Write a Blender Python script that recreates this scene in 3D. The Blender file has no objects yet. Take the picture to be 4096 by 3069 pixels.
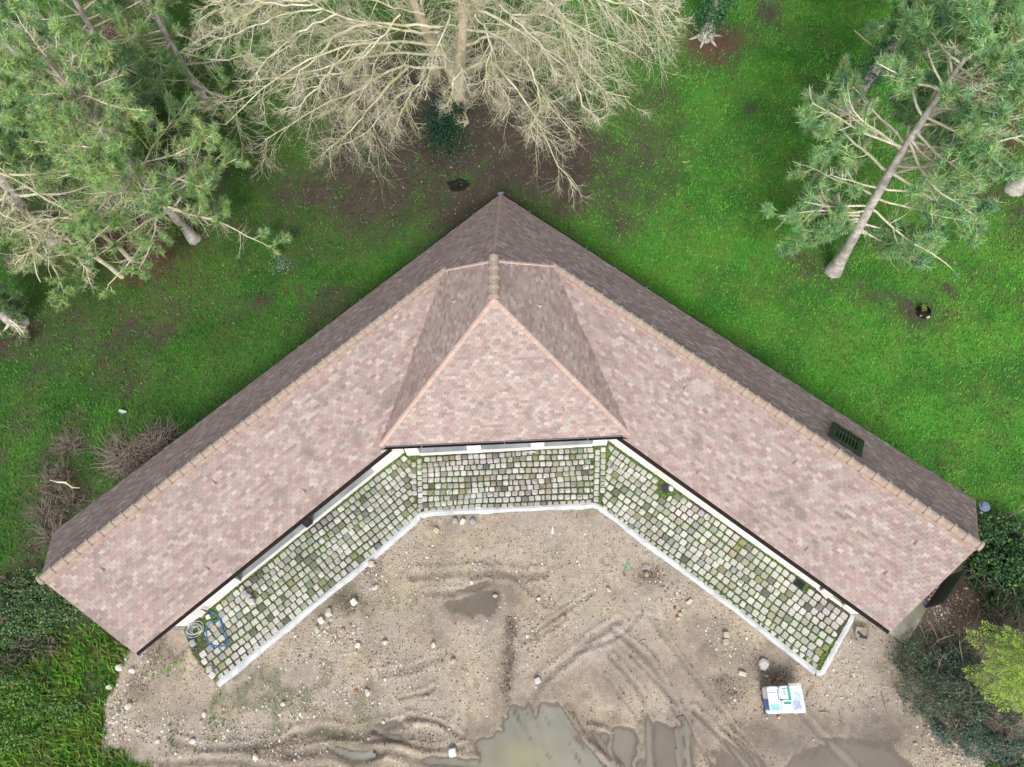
import bpy, math, random
import numpy as np
from mathutils import Matrix, Vector
random.seed(7)
rng = np.random.default_rng(11)
S = bpy.context.scene
COL = S.collection

# ---------------------------------------------------------------- camera, sky, sun, exposure
TILT, ROLL, FPX, CH = math.radians(25.309), math.radians(-5.674), 2900.0, 25.0
IW, IH = 4096.0, 3069.0


def _rot():
    ct, st = math.cos(TILT), math.sin(TILT)
    cr, sr = math.cos(ROLL), math.sin(ROLL)
    return np.array([[1, 0, 0], [0, ct, -st], [0, st, ct]]) @ np.array([[cr, -sr, 0], [sr, cr, 0], [0, 0, 1]])


RC = _rot()
cam_d = bpy.data.cameras.new('camera')
cam = bpy.data.objects.new('camera', cam_d)
COL.objects.link(cam)
cam_d.sensor_width = 36.0
cam_d.lens = FPX / IW * 36.0
cam_d.clip_end = 2000
cam.matrix_world = Matrix.Translation((0, 0, CH)) @ Matrix([list(r) for r in RC]).to_4x4()
S.camera = cam

W = bpy.data.worlds.new('World')
S.world = W
W.use_nodes = True
wn, wl = W.node_tree.nodes, W.node_tree.links
bg = wn['Background']
sky = wn.new('ShaderNodeTexSky')
sky.sky_type = 'NISHITA'
sky.sun_disc = False
SUN_EL, SUN_AZ = math.radians(43), math.radians(184)     # azimuth from +Y, clockwise
sky.sun_elevation = SUN_EL
sky.sun_rotation = SUN_AZ
sky.dust_density = 3.0
hs = wn.new('ShaderNodeHueSaturation')
hs.inputs['Saturation'].default_value = 0.25            # overcast: a nearly grey sky
wl.new(sky.outputs[0], hs.inputs['Color'])
wl.new(hs.outputs[0], bg.inputs['Color'])
bg.inputs['Strength'].default_value = 0.148
sl = bpy.data.lights.new('sun', 'SUN')
sun = bpy.data.objects.new('sun', sl)
COL.objects.link(sun)
sl.energy = 1.55
sl.angle = math.radians(12)
sl.color = (1.0, 0.965, 0.92)
sdir = Vector((math.sin(SUN_AZ) * math.cos(SUN_EL), math.cos(SUN_AZ) * math.cos(SUN_EL), math.sin(SUN_EL)))
sun.rotation_euler = sdir.to_track_quat('Z', 'Y').to_euler()
sun.location = (0, -20, 60)
S.view_settings.view_transform = 'Standard'
S.view_settings.look = 'None'
S.view_settings.gamma = 1.0
S.view_settings.use_curve_mapping = False
S.view_settings.exposure = 0.55
S.render.engine = 'CYCLES'


# ---------------------------------------------------------------- measuring: where a sight line meets height z
def G(u, v, z=0.0):
    d = RC @ np.array([(u - IW / 2) / FPX, (IH / 2 - v) / FPX, -1.0])
    s = (CH - z) / (-d[2])
    return np.array([d[0] * s, d[1] * s, z])


def PX(P):
    P = np.atleast_2d(np.asarray(P, float))
    c = (P - np.array([0, 0, CH])) @ RC
    return IW / 2 + FPX * c[:, 0] / -c[:, 2], IH / 2 - FPX * c[:, 1] / -c[:, 2]


# ---------------------------------------------------------------- noise
def vnoise(x, y, seed=0):
    xi, yi = np.floor(x).astype(np.int64), np.floor(y).astype(np.int64)
    fx, fy = x - xi, y - yi
    fx, fy = fx * fx * (3 - 2 * fx), fy * fy * (3 - 2 * fy)

    def h(a, b):
        n = (a * 374761393 + b * 668265263 + seed * 1442695041) & 0x7fffffff
        n = ((n ^ (n >> 13)) * 1274126177) & 0x7fffffff
        return ((n ^ (n >> 16)) & 0xffff) / 65535.0
    return (h(xi, yi) * (1 - fx) + h(xi + 1, yi) * fx) * (1 - fy) + (h(xi, yi + 1) * (1 - fx) + h(xi + 1, yi + 1) * fx) * fy


def fbm(x, y, s, o=4, seed=0):
    t, a, r = 0, 1.0, 0
    for i in range(o):
        r = r + a * vnoise(x / s, y / s, seed + i * 17)
        t += a
        a *= .55
        s /= 2.03
    return r / t


def sst(a, b, x):
    t = np.clip((x - a) / (b - a), 0, 1)
    return t * t * (3 - 2 * t)


# ---------------------------------------------------------------- materials
def nmat(name):
    m = bpy.data.materials.new(name)
    m.use_nodes = True
    return m, m.node_tree.nodes, m.node_tree.links, m.node_tree.nodes['Principled BSDF']


def mat(name, col, rough=.8, ns=6., na=.25, bump=.0, bs=None, metal=0., spec=.3, col2=None, patch=None):
    """plain surface with two-scale mottling"""
    m, n, l, p = nmat(name)
    tc = n.new('ShaderNodeTexCoord')
    t1 = n.new('ShaderNodeTexNoise'); t1.inputs['Scale'].default_value = ns; t1.inputs['Detail'].default_value = 6; t1.inputs['Roughness'].default_value = .65
    l.new(tc.outputs['Object'], t1.inputs['Vector'])
    mr = n.new('ShaderNodeMapRange'); mr.inputs[1].default_value = .3; mr.inputs[2].default_value = .7
    mr.inputs[3].default_value = 1 - na; mr.inputs[4].default_value = 1 + na
    l.new(t1.outputs[0], mr.inputs[0])
    vm = n.new('ShaderNodeVectorMath'); vm.operation = 'SCALE'
    if col2:
        mx = n.new('ShaderNodeMix'); mx.data_type = 'RGBA'
        mx.inputs[6].default_value = (*col, 1); mx.inputs[7].default_value = (*col2, 1)
        t2 = n.new('ShaderNodeTexNoise'); t2.inputs['Scale'].default_value = patch or ns * .3; t2.inputs['Detail'].default_value = 5
        l.new(tc.outputs['Object'], t2.inputs['Vector'])
        r2 = n.new('ShaderNodeMapRange'); r2.inputs[1].default_value = .42; r2.inputs[2].default_value = .6
        l.new(t2.outputs[0], r2.inputs[0]); l.new(r2.outputs[0], mx.inputs[0])
        l.new(mx.outputs[2], vm.inputs[0])
    else:
        vm.inputs[0].default_value = col
    l.new(mr.outputs[0], vm.inputs['Scale'])
    l.new(vm.outputs[0], p.inputs['Base Color'])
    p.inputs['Roughness'].default_value = rough
    p.inputs['Metallic'].default_value = metal
    p.inputs['Specular IOR Level'].default_value = spec
    if bump:
        b = n.new('ShaderNodeBump'); b.inputs['Strength'].default_value = bump; b.inputs['Distance'].default_value = .02
        t3 = n.new('ShaderNodeTexNoise'); t3.inputs['Scale'].default_value = bs or ns * 3; t3.inputs['Detail'].default_value = 8
        l.new(tc.outputs['Object'], t3.inputs['Vector'])
        l.new(t3.outputs[0], b.inputs['Height']); l.new(b.outputs[0], p.inputs['Normal'])
    return m


def tmat(name, rough=.85, ns=12., na=.25, bump=0., bs=40., spec=.25, trans=0., dirt=None, dscale=3.):
    """each piece brings its own colour (attribute tint); the material adds grain"""
    m, n, l, p = nmat(name)
    at = n.new('ShaderNodeAttribute'); at.attribute_name = 'tint'
    tc = n.new('ShaderNodeTexCoord')
    t1 = n.new('ShaderNodeTexNoise'); t1.inputs['Scale'].default_value = ns; t1.inputs['Detail'].default_value = 5; t1.inputs['Roughness'].default_value = .7
    l.new(tc.outputs['Object'], t1.inputs['Vector'])
    mr = n.new('ShaderNodeMapRange'); mr.inputs[1].default_value = .3; mr.inputs[2].default_value = .7
    mr.inputs[3].default_value = 1 - na; mr.inputs[4].default_value = 1 + na
    l.new(t1.outputs[0], mr.inputs[0])
    vm = n.new('ShaderNodeVectorMath'); vm.operation = 'SCALE'
    src = at.outputs['Color']
    if dirt:
        mx = n.new('ShaderNodeMix'); mx.data_type = 'RGBA'
        t2 = n.new('ShaderNodeTexNoise'); t2.inputs['Scale'].default_value = dscale; t2.inputs['Detail'].default_value = 7
        l.new(tc.outputs['Object'], t2.inputs['Vector'])
        r2 = n.new('ShaderNodeMapRange'); r2.inputs[1].default_value = .55; r2.inputs[2].default_value = .72; r2.inputs[4].default_value = .6
        l.new(t2.outputs[0], r2.inputs[0]); l.new(r2.outputs[0], mx.inputs[0])
        l.new(src, mx.inputs[6]); mx.inputs[7].default_value = (*dirt, 1)
        src = mx.outputs[2]
    l.new(src, vm.inputs[0]); l.new(mr.outputs[0], vm.inputs['Scale'])
    l.new(vm.outputs[0], p.inputs['Base Color'])
    p.inputs['Roughness'].default_value = rough
    p.inputs['Specular IOR Level'].default_value = spec
    if bump:
        b = n.new('ShaderNodeBump'); b.inputs['Strength'].default_value = bump; b.inputs['Distance'].default_value = .01
        t3 = n.new('ShaderNodeTexNoise'); t3.inputs['Scale'].default_value = bs; t3.inputs['Detail'].default_value = 6
        l.new(tc.outputs['Object'], t3.inputs['Vector'])
        l.new(t3.outputs[0], b.inputs['Height']); l.new(b.outputs[0], p.inputs['Normal'])
    if trans:
        tr = n.new('ShaderNodeBsdfTranslucent'); l.new(vm.outputs[0], tr.inputs['Color'])
        ms = n.new('ShaderNodeMixShader'); ms.inputs[0].default_value = trans
        l.new(p.outputs[0], ms.inputs[1]); l.new(tr.outputs[0], ms.inputs[2])
        l.new(ms.outputs[0], n['Material Output'].inputs['Surface'])
    return m


M = {}
M['tile'] = tmat('clay_tile', .8, 22, .16, .35, 60, dirt=(.17, .14, .125), dscale=1.3)
M['ridge'] = mat('ridge_clay', (.33, .275, .215), .75, 5, .2, .15, 30, col2=(.35, .26, .21), patch=2.0)
M['hip'] = tmat('hip_clay', .8, 9, .2)
M['mortar'] = mat('ridge_mortar', (.36, .255, .215), .9, 8, .3)
M['deck'] = mat('roof_batten', (.06, .045, .04), .9, 5, .2)
M['gutter'] = mat('dark_gutter', (.012, .013, .018), .45, 8, .3, metal=.0, spec=.6)
M['mesh'] = mat('gutter_leaf_guard', (.025, .018, .015), .9, 30, .6, bump=.5, bs=60)
M['zinc'] = mat('blue_zinc', (.17, .23, .34), .45, 8, .25, metal=.3)
M['white'] = mat('lime_render', (.78, .76, .72), .9, 2.5, .08, .1, 20)
M['stone'] = tmat('wall_stone', .9, 10, .08, .2, 30)
M['slab'] = mat('cement_floor', (.30, .33, .34), .7, 1.6, .16, .05, 20, col2=(.38, .40, .40), patch=.8)
M['pslab'] = mat('porch_slab', (.34, .33, .27), .85, 4, .2, .2, 40, col2=(.24, .23, .16), patch=1.2)
M['kerb'] = mat('kerb_concrete', (.60, .61, .61), .9, 4, .16, .5, 20, col2=(.48, .50, .52), patch=1.6)
M['cobble'] = tmat('sandstone_sett', .75, 14, .22, .5, 35, dirt=(.09, .085, .075), dscale=5)
M['bed'] = mat('sand_bed', (.075, .06, .045), .95, 9, .4, .5, 40)
M['moss'] = tmat('moss', .9, 20, .3)
M['bark'] = mat('grey_bark', (.30, .26, .22), .9, 8, .35, .8, 14, col2=(.20, .17, .14), patch=3)
M['pbark'] = mat('pine_bark', (.50, .46, .42), .9, 7, .35, .9, 10, col2=(.34, .30, .27), patch=3)
M['limb'] = mat('lichen_bark', (.60, .56, .43), .9, 5, .3, .7, 14, col2=(.46, .45, .24), patch=2.0)
M['trunk'] = mat('pale_trunk', (.44, .35, .25), .9, 6, .3, .6, 14, col2=(.50, .46, .32), patch=1.2)
M['twig'] = mat('pale_twig', (.62, .58, .46), .9, 5, .25, .3, 14, col2=(.50, .47, .30), patch=2)
M['dead'] = mat('dead_wood', (.27, .22, .18), .9, 6, .35, .4, 20)
M['cut'] = mat('cut_wood', (.62, .47, .30), .8, 6, .15)
M['leaf'] = tmat('leaf', .5, 3, .1, spec=.4, trans=.25)
M['needle'] = tmat('needle', .5, 2, .12, spec=.4, trans=.4)
M['grass'] = tmat('grass_blade', .7, 2, .1, spec=.2, trans=.35)
M['litter'] = tmat('dead_leaf', .85, 5, .2)
M['rock'] = tmat('rubble', .9, 12, .2, .4, 25)
M['iron'] = mat('cast_iron', (.05, .05, .055), .6, 12, .3, .2, 40)
M['plastic'] = mat('bag_plastic', (.78, .80, .82), .3, 5, .06, .25, 9, spec=.5)
M['bluep'] = mat('blue_print', (.04, .17, .50), .35, 4, .15, spec=.5)
M['cyanp'] = mat('pale_blue_print', (.30, .62, .80), .35, 3, .2, spec=.5)
M['greenp'] = mat('green_print', (.02, .38, .26), .35, 4, .1, spec=.5)
M['grey_p'] = mat('grey_print', (.45, .5, .55), .4, 60, .4)
M['hose'] = mat('blue_hose', (.015, .17, .62), .4, 3, .1)
M['cable'] = mat('white_cable', (.6, .6, .6), .5, 3, .05)
M['wood'] = mat('door_wood', (.14, .075, .045), .6, 6, .4, .2, 20)
M['skyframe'] = mat('dark_green_metal', (.012, .022, .016), .4, 5, .2, spec=.5)
M['glassd'] = mat('dark_glass', (.01, .011, .013), .08, 3, .1, spec=.6)
M['red'] = mat('red_plastic', (.5, .05, .03), .6, 4, .1)
M['teal'] = mat('teal_plastic', (.08, .45, .33), .5, 4, .1)
M['charcoal'] = mat('burnt_soil', (.012, .010, .009), .95, 9, .5, .8, 12)


# ---------------------------------------------------------------- object helpers
def link(o, parent=None):
    COL.objects.link(o)
    if parent is not None:
        o.parent = parent
    return o


def mesh(name, V, F, m, parent=None, tint=None, smooth=False, ngon=False):
    """V (n,3); F list of tuples or int array (m,k); tint (len(F),3)"""
    me = bpy.data.meshes.new(name)
    V = np.asarray(V, np.float32)
    if isinstance(F, np.ndarray):
        k = F.shape[1]
        me.vertices.add(len(V)); me.vertices.foreach_set('co', V.ravel())
        me.loops.add(F.size); me.loops.foreach_set('vertex_index', F.ravel().astype(np.int32))
        me.polygons.add(len(F))
        me.polygons.foreach_set('loop_start', np.arange(0, F.size, k, dtype=np.int32))
        me.polygons.foreach_set('loop_total', np.full(len(F), k, np.int32))
        me.update(calc_edges=True)
    else:
        me.from_pydata(V.tolist(), [], F)
        me.update()
    if tint is not None:
        a = me.attributes.new('tint', 'FLOAT_COLOR', 'FACE')
        t = np.ones((len(me.polygons), 4), np.float32)
        t[:, :3] = np.asarray(tint, np.float32)
        a.data.foreach_set('color', t.ravel())
    if smooth:
        me.polygons.foreach_set('use_smooth', np.ones(len(me.polygons), bool))
    for x in (m if isinstance(m, (list, tuple)) else [m]):
        me.materials.append(x)
    return link(bpy.data.objects.new(name, me), parent)


def tag(o, label=None, cat=None, group=None, kind=None):
    if label: o['label'] = label
    if cat: o['category'] = cat
    if group: o['group'] = group
    if kind: o['kind'] = kind
    return o


def root(name, loc, label, cat, group=None):
    o = bpy.data.objects.new(name, None)
    o.empty_display_size = .3
    o.location = [float(c) for c in loc]
    link(o)
    return tag(o, label, cat, group)


class Geo:
    """collects faces with colours; world coordinates"""
    def __init__(s):
        s.V, s.F, s.T, s.n = [], [], [], 0

    def add(s, V, F, t=(1, 1, 1)):
        b = s.n
        s.V.extend([tuple(map(float, v)) for v in V])
        s.n += len(V)
        for f in F:
            s.F.append(tuple(i + b for i in f))
            s.T.append(t)
        return s

    def box(s, c, ex, ey, ez, t=(1, 1, 1)):
        """c centre; ex, ey, ez half-axis vectors"""
        c, ex, ey, ez = map(np.asarray, (c, ex, ey, ez))
        V = [c + a * ex + b * ey + d * ez for d in (-1, 1) for a, b in ((-1, -1), (1, -1), (1, 1), (-1, 1))]
        return s.add(V, [(3, 2, 1, 0), (4, 5, 6, 7), (0, 1, 5, 4), (1, 2, 6, 5), (2, 3, 7, 6), (3, 0, 4, 7)], t)

    def prism(s, poly, z0, z1, t=(1, 1, 1)):
        n = len(poly)
        V = [(p[0], p[1], z0) for p in poly] + [(p[0], p[1], z1) for p in poly]
        return s.add(V, [tuple(range(n))[::-1], tuple(range(n, 2 * n))] + [(i, (i + 1) % n, n + (i + 1) % n, n + i) for i in range(n)], t)

    def make(s, name, m, parent=None, off=None, smooth=False):
        V = np.array(s.V)
        if parent is not None and off is None:
            off = wloc(parent)
        if off is not None:
            V = V - np.asarray(off)
        return mesh(name, V, s.F, m, parent, s.T, smooth)


def wloc(o):
    p = np.zeros(3)
    while o is not None:
        p += np.array(o.location)
        o = o.parent
    return p


def tube_arrays(P, R, k):
    P = np.asarray(P, float); R = np.asarray(R, float)
    n = len(P)
    T = np.gradient(P, axis=0)
    T /= np.linalg.norm(T, axis=1, keepdims=True) + 1e-9
    ref = np.array([0, 0, 1.]) if abs(T[:, 2]).mean() < .8 else np.array([1., 0, 0])
    A = np.cross(T, ref); A /= np.linalg.norm(A, axis=1, keepdims=True) + 1e-9
    B = np.cross(T, A)
    th = np.arange(k) * 2 * math.pi / k
    V = P[:, None, :] + R[:, None, None] * (np.cos(th)[None, :, None] * A[:, None, :] + np.sin(th)[None, :, None] * B[:, None, :])
    i = np.arange(n - 1)[:, None] * k; j = np.arange(k)[None, :]; j2 = (j + 1) % k
    F = np.stack([i + j, i + j2, i + k + j2, i + k + j], -1).reshape(-1, 4)
    return V.reshape(-1, 3), F


class Tubes:
    def __init__(s):
        s.V, s.F, s.n = [], [], 0

    def add(s, P, R, k=5):
        if np.isscalar(R): R = np.full(len(P), R)
        V, F = tube_arrays(P, R, k)
        s.V.append(V); s.F.append(F + s.n); s.n += len(V)

    def make(s, name, m, parent=None, smooth=True):
        V = np.concatenate(s.V); F = np.concatenate(s.F)
        if parent is not None: V = V - wloc(parent)
        return mesh(name, V, F, m, parent, smooth=smooth)


def tubeobj(name, P, R, m, parent=None, k=8):
    t = Tubes(); t.add(P, R, k)
    return t.make(name, m, parent)


def smoothline(P, n=24, close=False):
    """Catmull-Rom through control points"""
    P = np.asarray(P, float)
    Q = np.vstack([2 * P[0] - P[1], P, 2 * P[-1] - P[-2]])
    out = []
    m = len(P) - 1
    per = max(2, n // m)
    for i in range(m):
        p0, p1, p2, p3 = Q[i:i + 4]
        for t in np.linspace(0, 1, per, endpoint=False):
            out.append(.5 * ((2 * p1) + (-p0 + p2) * t + (2 * p0 - 5 * p1 + 4 * p2 - p3) * t * t + (-p0 + 3 * p1 - 3 * p2 + p3) * t ** 3))
    out.append(P[-1])
    return np.array(out)


def clip(poly, conv):
    """Sutherland-Hodgman, conv counter-clockwise convex"""
    out = poly
    for i in range(len(conv)):
        a, b = conv[i], conv[(i + 1) % len(conv)]
        inp, out = out, []
        if not inp: return []
        dx, dy = b[0] - a[0], b[1] - a[1]
        sd = [dx * (p[1] - a[1]) - dy * (p[0] - a[0]) for p in inp]
        for j in range(len(inp)):
            p, q, sp, sq = inp[j - 1], inp[j], sd[j - 1], sd[j]
            if (sp >= 0) != (sq >= 0):
                t = sp / (sp - sq)
                out.append((p[0] + t * (q[0] - p[0]), p[1] + t * (q[1] - p[1])))
            if sq >= 0: out.append(q)
    return out


def area(p):
    return .5 * sum(p[i - 1][0] * p[i][1] - p[i][0] * p[i - 1][1] for i in range(len(p)))


def ccw(p):
    p = [tuple(map(float, q[:2])) for q in p]
    return p if area(p) > 0 else p[::-1]


def inpoly(x, y, poly):
    r = np.zeros(np.shape(x), bool)
    n = len(poly)
    for i in range(n):
        x1, y1 = poly[i - 1][:2]; x2, y2 = poly[i][:2]
        c = ((y1 > y) != (y2 > y)) & (x < (x2 - x1) * (y - y1) / (y2 - y1 + 1e-12) + x1)
        r ^= c
    return r


def pick(pal, w):
    return np.array(pal[random.choices(range(len(pal)), w)[0]])


def pieces(items, name, stuffname, m, parent, limit=300):
    """items: (V, F, tint, size). The largest ones singly, the rest as one stuff part."""
    items = sorted(items, key=lambda i: -i[3])
    pl = wloc(parent)
    for V, F, t, _ in items[:limit]:
        V = np.asarray(V); c = V.mean(0)
        o = mesh(name, V - c, F, m, parent, [t] * len(F))
        o.location = c - pl
    if len(items) > limit:
        g = Geo()
        for V, F, t, _ in items[limit:]:
            g.add(V, F, t)
        o = g.make(stuffname, m, parent)
        o['kind'] = 'stuff'


def pxarea(V):
    u, v = PX(V)
    return abs(area(list(zip(u, v))))

# ================================================================= BUILDING: measured corners
HE, HR = 2.5, 5.02
eA, eBL, eFL, eBR, eFR = G(2003, 778, HE), G(218, 2138, HE), G(540, 2610, HE), G(3896, 2008, HE), G(3563, 2523, HE)
eLI, eRI = G(1560, 1790, HE), G(2470, 1740, HE)
rL, rR = G(164, 2318, HR), G(3918, 2182, HR)
L1, R1 = G(1775, 1086, HR), G(2218, 1068, HR)


def plane(pts):
    P = np.array(pts); c = P.mean(0)
    n = np.linalg.svd(P - c)[2][2]
    if n[2] < 0: n = -n
    return c, n


def onplane(u, v, pl):
    c, n = pl
    o = np.array([0, 0, CH]); d = RC @ np.array([(u - IW / 2) / FPX, (IH / 2 - v) / FPX, -1.0])
    return o + d * ((c - o) @ n) / (d @ n)


pLB, pRB = plane([eA, eBL, rL, L1]), plane([eA, eBR, rR, R1])
pLF, pRF = plane([eFL, eLI, rL, L1]), plane([eFR, eRI, rR, R1])
P1, P2 = onplane(1975, 1046, pLB), onplane(1975, 1046, pRB)
HP = (P1[2] + P2[2]) / 2
PK = G(1975, 1046, HP)
QK = G(1975, 1196, HP)
cL, cR = onplane(1521, 1782, pLF), onplane(2518, 1737, pRF)
HC = (cL[2] + cR[2]) / 2
cL, cR = G(1521, 1782, HC), G(2518, 1737, HC)
print('peak height', P1[2], P2[2], 'dormer eave', HC)
foot = [eA, eBL, eFL, eLI, cL, cR, eRI, eFR, eBR]
bc = (eA + eLI + eRI) / 3 * [1, 1, 0]
house = root('farm_building', bc, 'V-shaped outbuilding with pinkish brown tiled roof and white stone walls', 'building')
roof = None


def tiles_on(polys, ea, eb, pl, pal, w, items):
    """lay plain clay tiles in staggered courses on a plane; polys: convex pieces (3D); ea-eb: eave line"""
    c, n = pl
    e = (eb - ea); e = e - n * (e @ n); e /= np.linalg.norm(e)
    up = np.cross(n, e)
    if up[2] < 0: up = -up
    o = ea - n * ((ea - c) @ n)
    conv = []
    for p in polys:
        q = [((np.asarray(x) - o) @ e, (np.asarray(x) - o) @ up) for x in p]
        conv.append(ccw(q))
    allp = [x for p in conv for x in p]
    a0, a1 = min(x[0] for x in allp), max(x[0] for x in allp)
    b1 = max(x[1] for x in allp)
    TW, TH = .172, .112
    r = 0
    while r * TH < b1:
        b = r * TH
        rowj = random.uniform(-.006, .006)
        k = 0
        a = a0 - TW + (TW / 2 if r % 2 else 0) + rowj
        while a < a1:
            g = .0025
            q = [(a + g, b - .004), (a + TW - g, b - .004 + random.uniform(-.004, .004)), (a + TW - g, b + TH + .02), (a + g, b + TH + .02)]
            lift = random.uniform(0, .006); tw = random.uniform(-.004, .004)
            a_ = a
            a += TW
            cand = []
            for cp in conv:
                qq = clip(q, cp)
                if len(qq) > 2 and area(qq) > .0012:
                    cand.append(qq)
            if not cand: continue
            t = pick(pal, w) * random.uniform(.91, 1.09) * (1 + .10 * (random.random() - .5))
            for qq in cand:
                k = len(qq)
                top = []
                for (x, y) in qq:
                    h = .044 + lift - .21 * (y - b) + tw * (x - a_) / TW
                    top.append(o + e * x + up * y + n * h)
                bot = [p - n * .02 for p in top]
                F = [tuple(range(k))] + [(i, k + i, k + (i + 1) % k, (i + 1) % k) for i in range(k)]
                items.append((top + bot, F, tuple(t), pxarea(top)))
        r += 1


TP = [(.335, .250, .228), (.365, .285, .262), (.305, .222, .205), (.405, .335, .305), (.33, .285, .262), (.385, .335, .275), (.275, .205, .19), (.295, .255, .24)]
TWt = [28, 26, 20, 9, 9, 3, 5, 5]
TPb_shaded = [(.27, .20, .185), (.30, .235, .217), (.24, .175, .163), (.37, .325, .30), (.285, .245, .23), (.215, .158, .15)]  # back slopes: darker palette, shade of facing away put into the colour
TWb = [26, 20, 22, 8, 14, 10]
items = []
LZ = lambda p, q, z: p + (q - p) * (z - p[2]) / (q[2] - p[2])
tiles_on([[eA, eBL, rL, L1], [eA, L1, PK]], eA, eBL, pLB, TPb_shaded, TWb, items)
tiles_on([[eA, eBR, rR, R1], [eA, R1, PK]], eA, eBR, pRB, TPb_shaded, TWb, items)
xL, xR = LZ(L1, cL, HE), LZ(R1, cR, HE)
tiles_on([[eFL, xL, L1, rL], [xL, eLI, cL]], eFL, eLI, pLF, TP, TWt, items)
tiles_on([[eFR, xR, R1, rR], [xR, eRI, cR]], eFR, eRI, pRF, TP, TWt, items)
pCF = plane([QK, cL, cR])
tiles_on([[cL, cR, QK]], cL, cR, pCF, TP, TWt, items)
pCL, pCR = plane([PK, QK, cL, L1]), plane([PK, QK, cR, R1])
TPc_shaded = [tuple(np.array(c) * .90) for c in TP]  # side slopes: front palette darkened to paint in their sideways shade
tiles_on([[PK, QK, cL, L1]], cL, cL + (QK - PK) * -1, pCL, TPc_shaded, TWt, items)
tiles_on([[PK, QK, cR, R1]], cR, cR + (QK - PK) * -1, pCR, TPc_shaded, TWt, items)
print('tiles', len(items))
g = Geo()
dn = np.array([0, 0, -.03])
for poly in ([eA, eBL, rL, L1, PK], [eA, eBR, rR, R1, PK], [eFL, eLI, cL, L1, rL], [eFR, eRI, cR, R1, rR], [cL, cR, QK], [PK, QK, cL, L1], [PK, QK, cR, R1]):
    P = [p + dn for p in poly]; Pb = [p - [0, 0, .09] for p in P]; k = len(P)
    g.add(P + Pb, [tuple(range(k)), tuple(range(k, 2 * k))[::-1]] + [(i, (i + 1) % k, k + (i + 1) % k, k + i) for i in range(k)])
roof = g.make('roof', M['deck'], house)
pieces(items, 'roof_tile', 'roof_tiles', M['tile'], roof)


# ridge tiles: half-round barrels with a raised collar
def ridge_run(a, b, n, r=.125, lift=.02, name='ridge_tile', m=None):
    a, b = np.asarray(a), np.asarray(b)
    d = (b - a) / n; L = np.linalg.norm(d); u = d / L
    s = np.cross(u, [0, 0, 1.]); s /= np.linalg.norm(s); w = np.cross(s, u)
    for i in range(n):
        p = a + d * i + w * (lift - .055) + w * random.uniform(-.006, .006) + s * random.uniform(-.006, .006)
        V, F = [], []
        prof = [(0, 1.22), (.05, 1.27), (.085, 1.22), (.09, 1.02), (.5, 1.0), (L + .02, .93)]
        K = 10
        for (x, k) in prof:
            for j in range(K + 1):
                th = math.pi * j / K
                V.append(p + u * x + s * (math.cos(th) * r * k) + w * (math.sin(th) * r * k * .92))
        for q in range(len(prof) - 1):
            for j in range(K):
                F.append((q * (K + 1) + j, q * (K + 1) + j + 1, (q + 1) * (K + 1) + j + 1, (q + 1) * (K + 1) + j))
        F.append(tuple(range(K + 1)))
        V = np.array(V); c = V.mean(0)
        o = mesh(name, V - c, F, m or M['ridge'], roof, smooth=False)
        o.location = c - wloc(roof)
        if name == 'ridge_tile':      # two nail heads
            gg = Geo()
            for x in (.12, L - .02):
                cc = u * x + w * (r * .96) + p - c
                gg.box(cc, u * .009, s * .009, w * .012)
            nn = gg.make('nail', M['white'], None, off=(0, 0, 0))
            nn.parent = roof; nn.location = c - wloc(roof)


up_ = np.array([0, 0, 1.])
ridge_run(rL + (rL - L1) / np.linalg.norm(rL - L1) * .06 + up_ * .03, L1 + up_ * .03, 39)
ridge_run(rR + (rR - R1) / np.linalg.norm(rR - R1) * .06 + up_ * .03, R1 + up_ * .03, 38)
ridge_run(QK + up_ * .04, PK + up_ * .04, 4, r=.15)


def hip_run(a, b, n, wd=.10, name='hip_tile', t0=(.55, .37, .30), rise=.045, shift=(0, 0, 0)):
    a, b = np.asarray(a) + shift, np.asarray(b) + shift
    d = (b - a) / n; L = np.linalg.norm(d); u = d / L
    s = np.cross(u, [0, 0, 1.]); s /= np.linalg.norm(s); w = np.cross(s, u)
    its = []
    for i in range(n):
        p = a + d * i
        V = []
        for x, h in ((0, .05), (L + .03, .025)):
            for j, (q, z) in enumerate(((-1, -.055), (-.45, .012), (.45, .012), (1, -.055))):
                V.append(p + u * x + s * q * wd + w * (z + h))
        V2 = [v - w * .014 for v in V]
        V = V + V2
        F = [(0, 1, 5, 4), (1, 2, 6, 5), (2, 3, 7, 6), (8, 9, 1, 0), (9, 10, 2, 1), (10, 11, 3, 2), (0, 4, 12, 8), (3, 11, 15, 7)]
        t = np.array(t0) * random.uniform(.88, 1.08)
        its.append((V, F, tuple(t), 1))
    pieces(its, name, 'hip_tiles', M['hip'], roof)


hip_run(eA + (PK - eA) * .01, PK, 30, .085, t0=(.36, .27, .24))
hip_run(cL, QK, 40, .085, t0=(.44, .325, .275))
hip_run(cR, QK, 40, .085, t0=(.44, .325, .275))
hip_run(L1 + (PK - L1) * .02, PK, 17, .075, 'verge_tile', t0=(.52, .385, .33))
hip_run(R1 + (PK - R1) * .02, PK, 18, .075, 'verge_tile', t0=(.52, .385, .33))
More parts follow.
